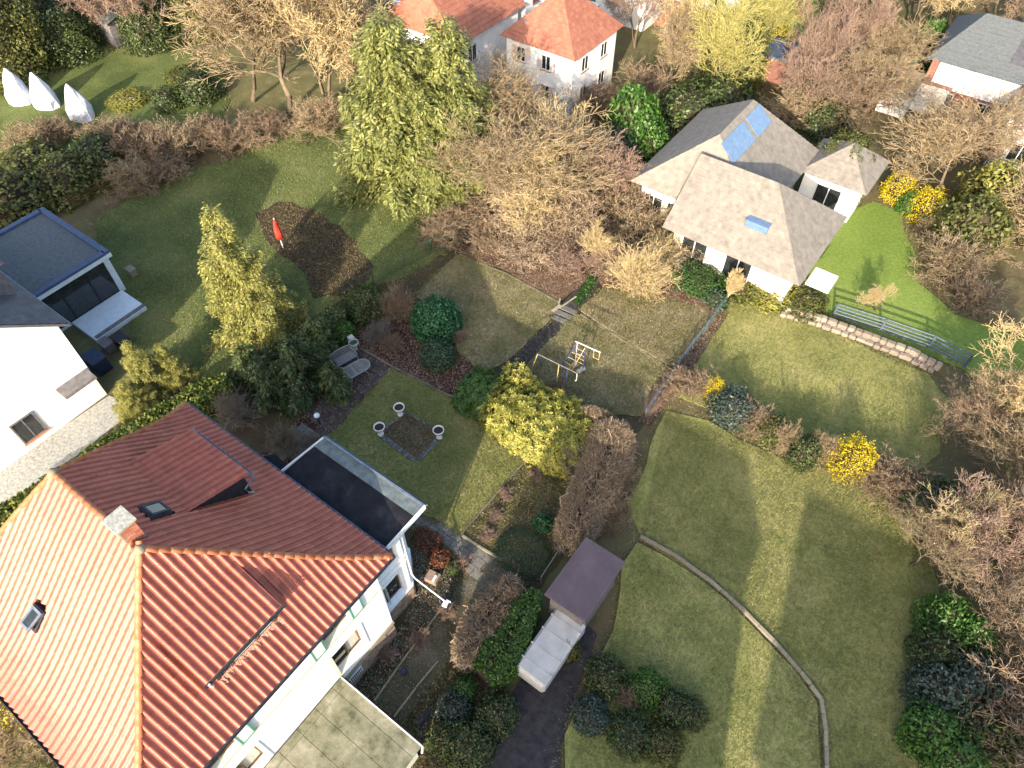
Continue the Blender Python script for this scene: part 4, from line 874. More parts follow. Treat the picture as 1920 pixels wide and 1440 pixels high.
gutter('', (DR['x1'] + .22, DR['y0'] - .1, DR['z1'] - .12), (DR['x1'] + .22, DR['y1'] + .1, DR['z1'] - .12), .06, m_zincdark, dormer['r'])
MB().tube([(-16.38, 5.7, 8.58), (-16.45, 5.62, 8.3), (-16.5, 5.25, 8.05), (-16.45, 5.3, 7.75), (-16.4, 5.45, 7.62)], .045, 8).obj('downpipe', m_zinc, dormer['b'])
MB().tube([(-11.72, -.25, 8.28), (-11.75, -.22, 8.0), (-11.85, -.2, 7.72)], .045, 8).obj('downpipe', m_white_pl, dormer['r'])
m_apron = M('crumpled_apron', [(0.1, (0.28, 0.13, 0.09)), (0.9, (0.5, 0.3, 0.22))], scale=12, rough=0.6, bump=1.0, bscale=14)
# window strip and lead apron of the right dormer
fx = DR['x1']; zb = roofz(fx, 1) + .08
mb = MB(); mb.box(fx - .05, fx, .02, 2.6, zb - .25, DR['z1'] - .16); mb.obj('front', m_zinc, dormer['r'])
for (a, b) in ((.08, .52), (.72, 1.62), (1.78, 2.36)):
    MB().box(fx + .002, fx + .02, a, b, zb + .12, DR['z1'] - .2).obj('pane', m_curtain if b > 1 else m_glass, dormer['r'])
for y in (.06, .62, 1.70, 2.46): MB().box(fx + .003, fx + .05, y - .05, y + .05, zb, DR['z1'] - .17).obj('mullion', m_brownframe, dormer['r'])
mb = MB()       # crumpled apron
for i in range(26):
    y = .0 + i * .102; x = fx + .18 + .05 * math.sin(i * 2.3); mb.add([(fx + .02, y, roofz(fx, y) + .14), (fx + .02, y + .102, roofz(fx, y) + .14), (x + .02 * math.sin(i), y + .102, roofz(x, y) + .075 + .02 * math.sin(i * 3.1)), (x, y, roofz(x, y) + .075 + .02 * math.sin((i - 1) * 3.1))], [(0, 1, 2, 3)])
mb.obj('apron', m_apron, dormer['r'])
# skylights
def skylight(x, y, wd, ln, face, openang, label):
    O, E_, D_, run = FACES[face]; d = abs(y - UR) if face in ('back', 'front') else abs(x - XR)
    zf = lambda q: zs(q / run); T = Vector((-D_.x, -D_.y, (zf(d - .2) - zf(d + .2)) / .4)); T.normalize(); N = E_.cross(T)
    N = N if N.z > 0 else -N; c = Vector((x, y, zf(d))) + N * .10
    f = MB()
    for s in (-1, 1): f.obox(c + E_ * s * wd / 2, E_ * .05, T * (ln / 2 + .05), N * .07); f.obox(c + T * s * ln / 2, E_ * (wd / 2 - .05), T * .05, N * .068)
    fr = f.obj('skylight', m_zincdark, roof, label=label)
    hinge = c + T * ln / 2 + N * .08; Tn = (T * math.cos(openang) - N * math.sin(openang)); Nn = (N * math.cos(openang) + T * math.sin(openang)); gc = hinge - Tn * ln / 2
    g = MB()
    for s in (-1, 1): g.obox(gc + E_ * s * (wd / 2 - .04), E_ * .045, Tn * ln / 2, Nn * .03); g.obox(gc + Tn * s * (ln / 2 - .045), E_ * (wd / 2 - .09), Tn * .045, Nn * .029)
    # sub-parts of the roof: kept at the same level as the frame
    g.obj('skylight_sash', m_zincdark if openang < .1 else m_zinc, roof); MB().obox(gc, E_ * (wd / 2 - .08), Tn * (ln / 2 - .09), Nn * .01).obj('skylight_pane', m_glass, roof)
skylight(-16.9, 2.35, .62, .72, 'back', .04, 'small dark skylight with a moss stain')
skylight(-18.16, -2.2, .52, .70, 'front', .32, 'small opened skylight on the sunny slope')
# chimney
cx, cy = -16.10, 1.33
ch = MB().box(cx - .27, cx + .27, cy - .27, cy + .27, 10.0, 11.82).obj('chimney', m_mortar, house)
V = MB()
for k in range(22):
    zc = 10.35 + k * .066
    for side in range(4):
        for j in range(3):
            o_ = -.27 + .18 * j + (.09 if k % 2 else 0); a0, a1 = o_ + .006, min(o_ + .174, .27)
            if a1 - a0 < .03: continue
            if side == 0: V.box(cx + .27, cx + .282, cy + a0, cy + a1, zc, zc + .056)
            if side == 1: V.box(cx - .282, cx - .27, cy + a0, cy + a1, zc, zc + .056)
            if side == 2: V.box(cx + a0, cx + a1, cy + .27, cy + .282, zc, zc + .056)
            if side == 3: V.box(cx + a0, cx + a1, cy - .282, cy - .27, zc, zc + .056)
o = V.obj('brick_courses', m_brick, ch); o['kind'] = 'stuff'
MB().box(cx - .33, cx + .33, cy - .33, cy + .33, 11.80, 11.90).obj('collar', m_kerb, ch, bevel=.01); MB().box(cx - .38, cx + .38, cy - .36, cy + .36, 11.90, 12.02).obj('cap_slab', m_capconc, ch, bevel=.015)
MB().box(cx - .33, cx + .33, cy - .33, cy + .33, 10.6, roofz(cx + .3, cy + .3) + .08).obj('flashing', m_zinc, ch)
# walls
X1 = -10.85; XA = -11.35
def facade(mb, x, y0, y1, z0, z1, holes, depth, nx=1):
    ys = sorted({y0, y1, *[h[0] for h in holes], *[h[1] for h in holes]}); zz = sorted({z0, z1, *[h[2] for h in holes], *[h[3] for h in holes]})
    for i in range(len(ys) - 1):
        for j in range(len(zz) - 1):
            a, b, c, d = ys[i], ys[i + 1], zz[j], zz[j + 1]
            if any(h[0] <= a and b <= h[1] and h[2] <= c and d <= h[3] for h in holes): continue
            mb.add([(x, a, c), (x, b, c), (x, b, d), (x, a, d)], [(0, 1, 2, 3)])
    for a, b, c, d in holes:
        e = x - depth
        mb.add([(x, a, c), (x, b, c), (e, b, c), (e, a, c)], [(0, 1, 2, 3)]); mb.add([(x, a, d), (x, b, d), (e, b, d), (e, a, d)], [(0, 1, 2, 3)])
        mb.add([(x, a, c), (x, a, d), (e, a, d), (e, a, c)], [(0, 1, 2, 3)]); mb.add([(x, b, c), (x, b, d), (e, b, d), (e, b, c)], [(0, 1, 2, 3)])
GF = [(3.12, 4.60, 1.98, 4.02), (-2.15, -.67, 1.98, 4.02)]; UW = [(3.17, 4.47, 5.08, 6.35), (-2.25, -.92, 5.08, 6.35)]
mb = MB(); facade(mb, X1, UF + .3, 6.08, 1.3, ZE - .1, GF + UW, .26)
mb.add([(X1, 6.08, 1.3), (XA, 6.08, 1.3), (XA, 6.08, ZE - .1), (X1, 6.08, ZE - .1)], [(0, 1, 2, 3)])
mb.add([(X1, UF + .3, 0), (-22.7, UF + .3, 0), (-22.7, UF + .3, ZE - .1), (X1, UF + .3, ZE - .1)], [(0, 1, 2, 3)])
mb.add([(-22.7, UF + .3, 0), (-22.7, 6.6, 0), (-22.7, 6.6, ZE - .1), (-22.7, UF + .3, ZE - .1)], [(0, 1, 2, 3)])
mb.add([(-22.7, 6.6, 0), (XA, 6.6, 0), (XA, 6.6, ZE - .1), (-22.7, 6.6, ZE - .1)], [(0, 1, 2, 3)])
mb.obj('wall', m_white, house)
MB().box(X1, X1 + .05, UF + .3, 6.1, 4.96, 5.06).obj('string_course', m_band, house)
MB().box(XA - .2, X1 + .16, UF + .1, 6.3, ZE - .14, ZE - .09).obj('eaves_board', m_bluewhite, house)
def window(y0, y1, z0, z1, x, cols=2, frame=m_brownframe, sillm=m_cream, wy=(0, 0), curtain=True, reveal=m_cream):
    e = x - .26; f = MB(); a, b = y0 + wy[0], y1 - wy[1]; zc = z0 + (.30 if z1 - z0 > 1.5 else .1)
    f.box(e - .02, e + .05, a, a + .07, zc, z1 - .04); f.box(e - .02, e + .05, b - .07, b, zc, z1 - .04); f.box(e - .02, e + .045, a + .07, b - .07, zc, zc + .07); f.box(e - .02, e + .045, a + .07, b - .07, z1 - .11, z1 - .04)
    for k in range(1, cols): yy = a + (b - a) * k / cols; f.box(e - .018, e + .048, yy - .035, yy + .035, zc + .07, z1 - .11)
    wo = f.obj('window', frame, house)
    MB().box(e - .04, e - .021, a + .05, b - .05, zc + .05, z1 - .09).obj('pane', m_glass, wo)
    if curtain: MB().box(e - .0205, e - .015, a + (b - a) * .5, b - .08, zc + .1, z1 - .12).obj('curtain', m_curtain, wo)
    s = MB(); s.add([(x + .04, y0 + .005, z0), (x + .04, y1 - .005, z0), (e - .02, y1 - .005, zc), (e - .02, y0 + .005, zc), (x + .04, y0 + .005, z0 - .06), (x + .04, y1 - .005, z0 - .06)], [(0, 1, 2, 3), (4, 5, 1, 0)]); s.obj('sill', sillm, wo)
    r = MB()
    for yy, s_ in ((y0, 1), (y1, -1)): r.box(e, x + .03, min(yy, yy + s_ * .012), max(yy, yy + s_ * .012), z0 + .02, z1 - .01)
    r.box(e - .03, e - .025, y0 + .01, y1 - .01, z0, z1 - .01); r.obj('reveal', reveal, wo)
    for yy in (y0 - .08, y1 + .08): MB().box(x + .002, x + .03, yy - .075, yy + .075, z0 - .04, z1 + .08).obj('surround', m_bluewhite if yy > y1 else m_cream, wo)
    return wo
for g in GF: window(*g, X1)
for g in UW: window(*g, X1)
def shutter(y0, y1, z0, z1, x):
    f = MB(); f.box(x + .04, x + .08, y0, y0 + .07, z0, z1); f.box(x + .04, x + .08, y1 - .07, y1, z0, z1); f.box(x + .041, x + .079, y0 + .07, y1 - .07, z0, z0 + .07); f.box(x + .041, x + .079, y0 + .07, y1 - .07, z1 - .07, z1)
    s = f.obj('shutter', m_green, house); p = MB()
    for k in range(11): zz = z0 + .09 + k * (z1 - z0 - .18) / 11; p.obox((x + .06, (y0 + y1) / 2, zz + .04), (.018, 0, -.03), (0, (y1 - y0) / 2 - .07, 0), (.004, 0, .006))
    p.box(x + .045, x + .052, y0 + .07, y1 - .07, z0 + .07, z1 - .07); p.obj('louvre', m_pink, s)
for (a, b) in ((4.52, 5.10), (2.56, 3.14), (-.88, -.30), (-2.86, -2.28)): shutter(a, b, 5.09, 6.18, X1)
# stone plinth, laid stone by stone
def stones(parent, p0, p1, z0, z1, out, ch_=.2, seed=3, lmin=.26, lmax=.55):
    r = random.Random(seed); p0, p1 = Vector(p0), Vector(p1); d = (p1 - p0); L = d.length; d.normalize(); n = Vector(out); zc = z0
    while zc < z1 - .03:
        h = min(ch_ * r.uniform(.8, 1.15), z1 - zc); s = 0
        while s < L - .01:
            w_ = min(r.uniform(lmin, lmax), L - s)
            if L - s - w_ < .1: w_ = L - s
            c = p0 + d * (s + w_ / 2) + Vector((0, 0, zc + h / 2)); pr = r.uniform(.012, .04)
            MB().obox(c + n * pr / 2, d * (w_ / 2 - .009), n * (pr / 2 + .01), Vector((0, 0, h / 2 - .009))).obj('stone', m_stone, parent, bevel=.008)
            s += w_
        zc += h
pl = MB(); pl.box(X1 - .35, X1 + .06, UF + .3, 6.05, -.1, 1.3); plinth = pl.obj('plinth', m_mortar, house)
stones(plinth, (X1 + .06, 2.95, 0), (X1 + .06, 6.05, 0), 0, 1.3, (1, 0, 0))
stones(plinth, (X1 + .05, 6.05, 0), (XA + .02, 6.05, 0), 0, 1.3, (0, 1, 0), seed=5)
MB().box(X1 - .02, X1 + .10, UF + .3, 6.1, 1.3, 1.36).obj('plinth_ledge', m_kerb, house)
# cellar window behind the garage corner
cw = MB().box(X1 + .09, X1 + .13, 3.05, 3.95, .55, 1.15).obj('cellar_window', m_bluewhite, house)
for k in range(9): MB().box(X1 + .131, X1 + .15, 3.12 + k * .09, 3.16 + k * .09, .6, 1.1).obj('bar', m_black, cw)
# annex with chamfered corner and flat roof
AZ_ = 6.25; pts = [(XA, 6.05), (XA, 7.86), (XA - 1.25, 9.05), (-16.6, 9.05), (-16.6, 6.6)]
AW = (6.42, 7.42, 1.45, 3.35); AU = (6.5, 7.5, 4.7, 5.75)
mb = MB(); facade(mb, XA, 6.05, 7.86, 1.2, AZ_ - .22, [AW, AU], .2)
for (a, b) in zip(pts[1:-1], pts[2:]): mb.add([(*a, 1.2), (*b, 1.2), (*b, AZ_ - .22), (*a, AZ_ - .22)], [(0, 1, 2, 3)])
mb.obj('annex_wall', m_white, house)
for (a, b, c, d) in (AW, AU):
    e = XA - .2; f = MB(); f.box(e - .02, e + .05, a, a + .08, c + .12, d); f.box(e - .02, e + .05, b - .08, b, c + .12, d); f.box(e - .02, e + .045, a + .08, b - .08, c + .12, c + .2); f.box(e - .02, e + .045, a + .08, b - .08, d - .08, d)
    wo = f.obj('window', m_brownframe, house); MB().box(e - .04, e - .021, a + .04, b - .04, c + .15, d - .04).obj('pane', m_glass, wo)
    MB().add([(XA + .05, a, c), (XA + .05, b, c), (e, b, c + .12), (e, a, c + .12), (XA + .05, a, c - .05), (XA + .05, b, c - .05)], [(0, 1, 2, 3), (4, 5, 1, 0)]).obj('sill', m_bluewhite, wo)
mb = MB()
for k in range(16):
    y = 6.55 + k * .05; mb.tube([(XA - .16, y, 1.66), (XA - .15 + rnd.uniform(-.03, .05), y + rnd.uniform(-.06, .06), 1.66 + rnd.uniform(.1, .3))], [.012, .03], 4)
mb.obj('window_plants', m_bluebush, house)
mbs = MB()
for zc, hh, mt in ((4.15, .09, m_bluewhite), (3.72, .06, m_bluewhite)):
    b_ = MB().box(XA, XA + .045, 6.05, 7.88, zc, zc + hh); q0, q1 = Vector((XA + .02, 7.87, zc + hh / 2)), Vector((XA - 1.23, 9.07, zc + hh / 2)); b_.bar(q0, q1, .05, hh); b_.obj('string_course', mt, house)
pl = MB().prism([(XA - .3, 6.05), (XA + .04, 6.05), (XA + .04, 7.88), (XA - 1.23, 9.09), (-16.6, 9.09), (-16.6, 6.7)], -.6, 1.18); ap = pl.obj('annex_plinth', m_mortar, house)
stones(ap, (XA + .04, 6.05, 0), (XA + .04, 7.88, 0), -.1, 1.18, (1, 0, 0), seed=8); stones(ap, (XA + .04, 7.9, 0), (XA - 1.23, 9.09, 0), -.1, 1.18, (.7, .72, 0), seed=9)
MB().prism([(XA - .2, 6.05), (XA + .09, 6.05), (XA + .09, 7.9), (XA - 1.2, 9.13), (-16.6, 9.13), (-16.6, 6.7)], 1.18, 1.24).obj('plinth_ledge', m_bluewhite, house)
fr = MB(); fx0, fx1, fy0, fy1 = -16.95, -11.22, 6.95, 9.42
fr.prism([(-17.15, 6.62), (fx1, 6.62), (fx1, fy1), (fx0, fy1)], AZ_ - .2, AZ_ - .03); fl = fr.obj('flat_roof', m_bluewhite, house)
MB().prism([(-17.1, 6.62), (fx1 - .08, 6.62), (fx1 - .08, fy1 - .62), (-17.0, fy1 - .62)], AZ_ - .03, AZ_).obj('felt', m_felt, fl)
MB().prism([(-17.0, fy1 - .619), (fx1 - .08, fy1 - .619), (fx1 - .08, fy1 - .09), (fx0 + .02, fy1 - .09)], AZ_ - .03, AZ_ + .01).obj('lead_strip', m_gravelstrip, fl)
for k in range(1, 9): y_ = 6.62; xx = -17 + k * .64; MB().box(xx - .006, xx + .006, fy1 - .61, fy1 - .1, AZ_ + .011, AZ_ + .02).obj('seam', m_zinc, fl)
MB().bar((fx1 - .04, 6.62, AZ_ + .0), (fx1 - .04, fy1, AZ_ + .0), .055, .12).obj('roof_edge', m_white_pl, fl); MB().bar((fx0, fy1 - .045, AZ_ + .01), (fx1 - .08, fy1 - .045, AZ_ + .01), .09, .15).obj('roof_edge', m_zinc, fl); MB().bar((-17.17, 6.9, AZ_ + .02), (fx0 - .01, fy1 - .09, AZ_ + .02), .05, .12).obj('roof_edge', m_white_pl, fl)
gutter('', (fx0, fy1 + .05, AZ_ - .04), (fx1, fy1 + .05, AZ_ - .04), .06, m_zinc, fl)
q = [Vector((-18.62, 7.0, 0)), Vector((-17.28, 7.0, 0)), Vector((-17.28, 7.5, 0)), Vector((-18.2, 7.62, 0))]
MB().prism([(p_.x, p_.y) for p_ in q], AZ_ - .35, AZ_ - .2).obj('side_roof', m_felt, house)
MB().box(-18.5, -17.3, 6.6, 7.4, 0, AZ_ - .36).obj('side_bay', m_white, house)
# rain pipe: down the chamfered corner, then a long white arm to a collector over a barrel
ca = at(836, 1132, .95)
pth = [(XA - .1, 8.05, 5.9), (XA - .02, 8.02, 3.6), (XA + .06, 7.98, 2.2), (XA + .12, 8.05, 1.7)]
MB().tube(pth, .04, 8).obj('downpipe', m_white_pl, house)
t = thing('rain_collector', (ca.x, ca.y, 0), 'white rain pipe arm ending in a pale box above a dark blue barrel', 'rain pipe')
MB().tube([(XA + .13, 8.05, 1.7), (ca.x - .08, ca.y + .02, 1.12)], .035, 8).obj('pipe', m_white_pl, t); MB().obox(ca + Vector((.02, -.05, .1)), Vector((.11, .03, 0)), Vector((-.03, .13, 0)), Vector((0, 0, .07))).obj('collector', m_white_pl, t, bevel=.01)
MB().obox(ca + Vector((.06, .13, .1)), Vector((.10, .02, 0)), Vector((-.01, .012, 0)), Vector((0, 0, .08))).obj('bracket', m_white_pl, t)
bp = Vector((ca.x - .15, ca.y + .12, 0)); t = thing('rain_barrel', bp, 'dark blue rain barrel under the white collector box', 'barrel'); MB().lathe(bp, [(.20, 0), (.25, .3), (.25, .5), (.21, .8), (.23, .82), (.19, .83)], 18).obj('body', m_barrel, t, smooth=True); MB().lathe(bp, [(.18, .83), (.18, .86)], 16).obj('lid', m_black, t)
# garage with concrete slab roof
GX0, GX1, GY0, GY1 = X1 + .07, -6.50, -7.2, 3.0
gar = thing('garage', (-8.6, -1, 0), 'low garage with mossy concrete slab roof against the white wall', 'garage')
MB().box(X1 + .1, GX1 - .25, GY0, GY1 - .15, -1.2, 1.74).obj('wall', m_cream, gar)
gr_ = MB().box(X1 + .075, GX1 - .05, GY0, GY1 - .05, 1.74, 1.86).obj('roof', m_darkpath, gar)
yy = GY1; k = 0
while yy > GY0:
    y2 = yy - (.47 if k == 0 else .955); jag = rnd.uniform(-.006, .006)
    MB().box(GX0 + .36, GX1 - (.0 if True else 0) + (0 if yy > 1.7 else .0), y2 + .012, yy - .004, 1.86, 1.95 + jag).obj('slab', m_conc, gr_, bevel=.008)
    MB().box(GX0, GX0 + .348, y2 + .012, yy - .004, 1.86, 1.955 + jag).obj('slab', m_conc, gr_, bevel=.008)
    yy = y2; k += 1
MB().bar((X1 + .07, GY1 + .03, 1.93), (GX1 + .05, GY1 + .03, 1.93), .05, .12).obj('roof_edge', m_white_pl, gar); MB().bar((X1 + .07, GY1 + .085, 1.88), (GX1 + .02, GY1 + .085, 1.88), .06, .10).obj('gutter', m_black, gar)
MB().tube([(GX1 + .02, GY1 + .05, 1.85), (GX1 + .08, GY1 - .1, 1.5)], .05, 8).obj('downpipe', m_white_pl, gar)
# unseen houses added behind the camera, shaped to shade the gardens' right half
def shadow_house(label, x0, x1, y0, y1, he, hr):
    t = thing('shadow_house', ((x0 + x1) / 2, (y0 + y1) / 2, 0), label, 'house'); MB().box(x0 + .4, x1 - .4, y0 + .4, y1 - .4, 0, he).obj('wall', m_white, t)
    ym = (y0 + y1) / 2; MB().add([(x0, y0, he), (x1, y0, he), (x1, y1, he), (x0, y1, he), (x0, ym, hr), (x1, ym, hr)], [(0, 1, 5, 4), (2, 3, 4, 5), (1, 2, 5), (3, 0, 4), (0, 3, 2, 1)]).obj('roof', m_redroof, t)
    for s in range(3):
        for k in range(int((x1 - x0) / 2.4)): xx = x0 + 1.3 + k * 2.4; MB().box(xx, xx + 1.0, y1 - .39, y1 - .36, 1.2 + s * 3.2, 2.7 + s * 3.2).obj('window', m_glass, t)
#==SHADOW CASTERS==
shadow_house('unseen tall house added to cast shadow, left of the gap', .5, 10.6, -20, -11, 12.5, 16)
shadow_house('unseen tall house added to cast shadow, right of the gap', 14.0, 30, -20, -11, 12.5, 16)
# ------------------------------------------------------------------ neighbours' houses
def hiproof(mb, x0, x1, y0, y1, ze, zr, axis='y', inset=None, ends=(1, 1)):
    if axis == 'y':
        i = inset if inset is not None else (x1 - x0) / 2; xm = (x0 + x1) / 2; a = (xm, y0 + i * ends[0], zr); b = (xm, y1 - i * ends[1], zr)
        return mb.add([(x0, y0, ze), (x1, y0, ze), (x1, y1, ze), (x0, y1, ze), a, b], [(0, 1, 4), (1, 2, 5, 4), (2, 3, 5), (3, 0, 4, 5), (0, 3, 2, 1)])
    i = inset if inset is not None else (y1 - y0) / 2; ym = (y0 + y1) / 2; a = (x0 + i * ends[0], ym, zr); b = (x1 - i * ends[1], ym, zr)
    return mb.add([(x0, y0, ze), (x1, y0, ze), (x1, y1, ze), (x0, y1, ze), a, b], [(0, 1, 5, 4), (1, 2, 5), (2, 3, 4, 5), (3, 0, 4), (0, 3, 2, 1)])
def tilerows(parent, quad, n, m_, mat, th=.05, name='tile_rows'):
    # courses of roof tiles on a sloped quad (two eave corners, two ridge corners), joined: too small to tell apart
    a, b, c, d = map(Vector, quad); N = (b - a).cross(d - a).normalized(); N = N if N.z > 0 else -N; V = MB()
    for i in range(n):
        f0, f1 = i / n, (i + 1.12) / n; f1 = min(f1, 1); p0, p1 = a.lerp(d, f0), b.lerp(c, f0); q0, q1 = a.lerp(d, f1), b.lerp(c, f1); k = max(1, int(m_ * (p1 - p0).length / max((b - a).length, .1)))
        for j in range(k):
            u0, u1 = j / k, (j + .96) / k; V.add([p0.lerp(p1, u0) + N * th, p0.lerp(p1, u1) + N * th, q0.lerp(q1, u1) + N * .01, q0.lerp(q1, u0) + N * .01, p0.lerp(p1, u0), p0.lerp(p1, u1)], [(0, 1, 2, 3), (4, 5, 1, 0)])
    o = V.obj(name, mat, parent); o['kind'] = 'stuff'; return o
def hiptiles(parent, x0, x1, y0, y1, ze, zr, axis, inset, mat, ends=(1, 1), skip=()):
    if axis == 'y': i = inset; xm = (x0 + x1) / 2; a = (xm, y0 + i * ends[0], zr); b = (xm, y1 - i * ends[1], zr); Q = {'r': ((x1, y0, ze), (x1, y1, ze), b, a), 'l': ((x0, y1, ze), (x0, y0, ze), a, b), 'f': ((x0, y0, ze), (x1, y0, ze), a, a), 'k': ((x1, y1, ze), (x0, y1, ze), b, b)}
    else: i = inset; ym = (y0 + y1) / 2; a = (x0 + i * ends[0], ym, zr); b = (x1 - i * ends[1], ym, zr); Q = {'f': ((x0, y0, ze), (x1, y0, ze), b, a), 'k': ((x1, y1, ze), (x0, y1, ze), a, b), 'r': ((x1, y0, ze), (x1, y1, ze), b, b), 'l': ((x0, y1, ze), (x0, y0, ze), a, a)}
    for k, q in Q.items():
        if k in skip or (k in 'fk' and axis == 'y' and ends['fk'.index(k)] == 0) or (k in 'lr' and axis == 'x' and ends['lr'.index(k)] == 0): continue
        L = (Vector(q[3]) - Vector(q[0])).length; W_ = (Vector(q[1]) - Vector(q[0])).length; tilerows(parent, q, int(L / .4), int(W_ / .33), mat)
def win(parent, face, a0, a1, z0, z1, c, frame=m_white_pl, pane=m_glass, sill=None, shut=None):
    # face 'x': wall at x=c looking to +x ; face 'y': wall at y=c looking to -y
    def bx(mb, u0, u1, w0, w1, d0, d1):
        return mb.box(c + d0, c + d1, u0, u1, w0, w1) if face == 'x' else mb.box(u0, u1, c - d1, c - d0, w0, w1)
    f = MB(); bx(f, a0, a0 + .08, z0, z1, .01, .06); bx(f, a1 - .08, a1, z0, z1, .01, .06); bx(f, a0 + .08, a1 - .08, z0, z0 + .08, .01, .055); bx(f, a0 + .08, a1 - .08, z1 - .08, z1, .01, .055)
    m2 = (a0 + a1) / 2; bx(f, m2 - .03, m2 + .03, z0 + .08, z1 - .08, .01, .05); w_ = f.obj('window', frame, parent)
    g = MB(); bx(g, a0 + .08, a1 - .08, z0 + .08, z1 - .08, .008, .03); g.obj('pane', pane, w_)
    s = MB(); bx(s, a0 - .05, a1 + .05, z0 - .07, z0 - .003, .0, .12); s.obj('sill', sill or m_kerb, w_)
    if shut:
        for (p, q) in ((a0 - .42, a0 - .03), (a1 + .03, a1 + .42)): h = MB(); bx(h, p, q, z0, z1, .01, .05); h.obj('shutter', shut, w_)
    return w_
# left neighbour: white gable wall, anthracite roof, flat roofed annex
nh = thing('white_house', (-39, 1, 0), 'big white gable house with anthracite roof at the left edge', 'house')
gx = -33.1
mb = MB(); yl, yr_, yc = -5.5, 6.5, .5; zr_, ze_ = 10.6, 5.7
mb.add([(gx, yl, 0), (gx, yr_, 0), (gx, yr_, ze_), (gx, yc, zr_), (gx, yl, ze_), (-46, yl, 0), (-46, yr_, 0), (-46, yr_, ze_), (-46, yc, zr_), (-46, yl, ze_)], [(0, 1, 2, 3, 4), (5, 9, 8, 7, 6), (0, 4, 9, 5), (1, 6, 7, 2)]); mb.obj('wall', m_white, nh)
mb = MB(); mb.add([(gx + .25, yc, zr_ + .18), (-46.3, yc, zr_ + .18), (-46.3, yr_ + .45, ze_ - .15), (gx + .25, yr_ + .45, ze_ - .15), (gx + .25, yc, zr_), (-46.3, yc, zr_), (-46.3, yr_ + .45, ze_ - .33), (gx + .25, yr_ + .45, ze_ - .33)], [(0, 1, 2, 3), (4, 7, 6, 5), (0, 3, 7, 4), (2, 6, 7, 3), (0, 4, 5, 1)])
mb.add([(gx + .25, yc - .002, zr_ + .18), (-46.3, yc - .002, zr_ + .18), (-46.3, yl - .45, ze_ - .15), (gx + .25, yl - .45, ze_ - .15)], [(0, 1, 2, 3)]); rf = mb.obj('roof', m_anthra, nh)
tilerows(rf, ((-46.3, yr_ + .45, ze_ - .14), (gx + .25, yr_ + .45, ze_ - .14), (gx + .25, yc, zr_ + .19), (-46.3, yc, zr_ + .19)), 20, 40, m_anthra)
MB().box(-39.5, -36.2, 3.2, 6.4, 5.6, 7.9).obj('roof_dormer', m_greywall, nh); MB().box(-39.7, -36.0, 3.0, 6.8, 7.9, 8.05).obj('dormer_roof', m_anthra, nh)
wv = win(nh, 'x', 1.85, 3.1, .55, 2.15, gx, m_greywall, m_glass, m_orange)
MB().bar((gx + .18, yr_ + .5, ze_ - .3), (-46, yr_ + .5, ze_ - .3), .12).obj('gutter', m_zinc, nh)
MB().box(gx, gx + .9, 4.6, 6.4, 2.2, 2.4).obj('porch_roof', m_greywall, nh)
an = thing('annex', (-42.5, 9.9, 0), 'grey flat roofed annex with blue coping and dark terrace opening behind the white gable house', 'annex')
ax0, ax1, ay0, ay1, az = -46.2, -39.4, 7.1, 12.4, 3.1
MB().box(ax0, ax1 - .1, ay0, ay1 - .1, 0, az - .3).obj('wall', m_bluewhite, an); MB().box(ax0 - .1, ax1 + .15, ay0, ay1 + .1, az - .3, az).obj('fascia', m_bluewhite, an)
MB().box(ax0 + .25, ax1 - .2, ay0 + .3, ay1 - .25, az, az + .03).obj('roof', m_flatgrey, an)
for (p, q) in (((ax0 - .1, ay0 + .1), (ax1 + .15, ay0 + .1)), ((ax0 - .1, ay1 - .1), (ax1 + .15, ay1 - .1)), ((ax0 + .05, ay0 + .2), (ax0 + .05, ay1 - .2)), ((ax1, ay0 + .2), (ax1, ay1 - .2))): MB().bar((*p, az + .09), (*q, az + .09), .36, .18).obj('coping', m_bluerim, an)
MB().box(ax1 - .09, ax1 - .04, ay0 + .4, ay1 - .5, .25, az - .45).obj('glass_front', m_glass, an)
for y in (8.9, 10.6): MB().box(ax1 - .039, ax1 + .0, y - .05, y + .05, .25, az - .45).obj('mullion', m_black, an)
tr = thing('terrace_slab', (-38.2, 10, 0), 'pale raised terrace slab in front of the flat roofed annex', 'terrace'); MB().box(ax1 + .02, -36.9, 8.5, 12.0, 0, .28).obj('slab', m_bluewhite, tr)
MB().box(-37.2, -36.95, 8.6, 12.0, .28, .34).obj('edging', m_greywall, tr)
for k, (x, y, wd, h, lb) in enumerate(((235, 650, .9, .8, 'dark covered crate beside the white gable house'), (190, 690, 1.2, 1.0, 'dark blue covered stack under the white gable wall'), (205, 655, .8, .6, 'grey garden box next to the dark covered crate'), (250, 515, .6, .5, 'pale stone block on the shaded lawn by the annex'))):
    p = at(x, y); t = thing('storage_box', p, lb, 'box'); mt = (m_black, m_barrel, m_greywall, m_kerb)[k]
    MB().box(p.x - wd / 2, p.x + wd / 2, p.y - wd * .35, p.y + wd * .35, 0, h).obj('body', mt, t, bevel=.03); MB().box(p.x - wd / 2 - .03, p.x + wd / 2 + .03, p.y - wd * .35 - .03, p.y + wd * .35 + .03, h, h + .06).obj('lid', mt, t, bevel=.015)
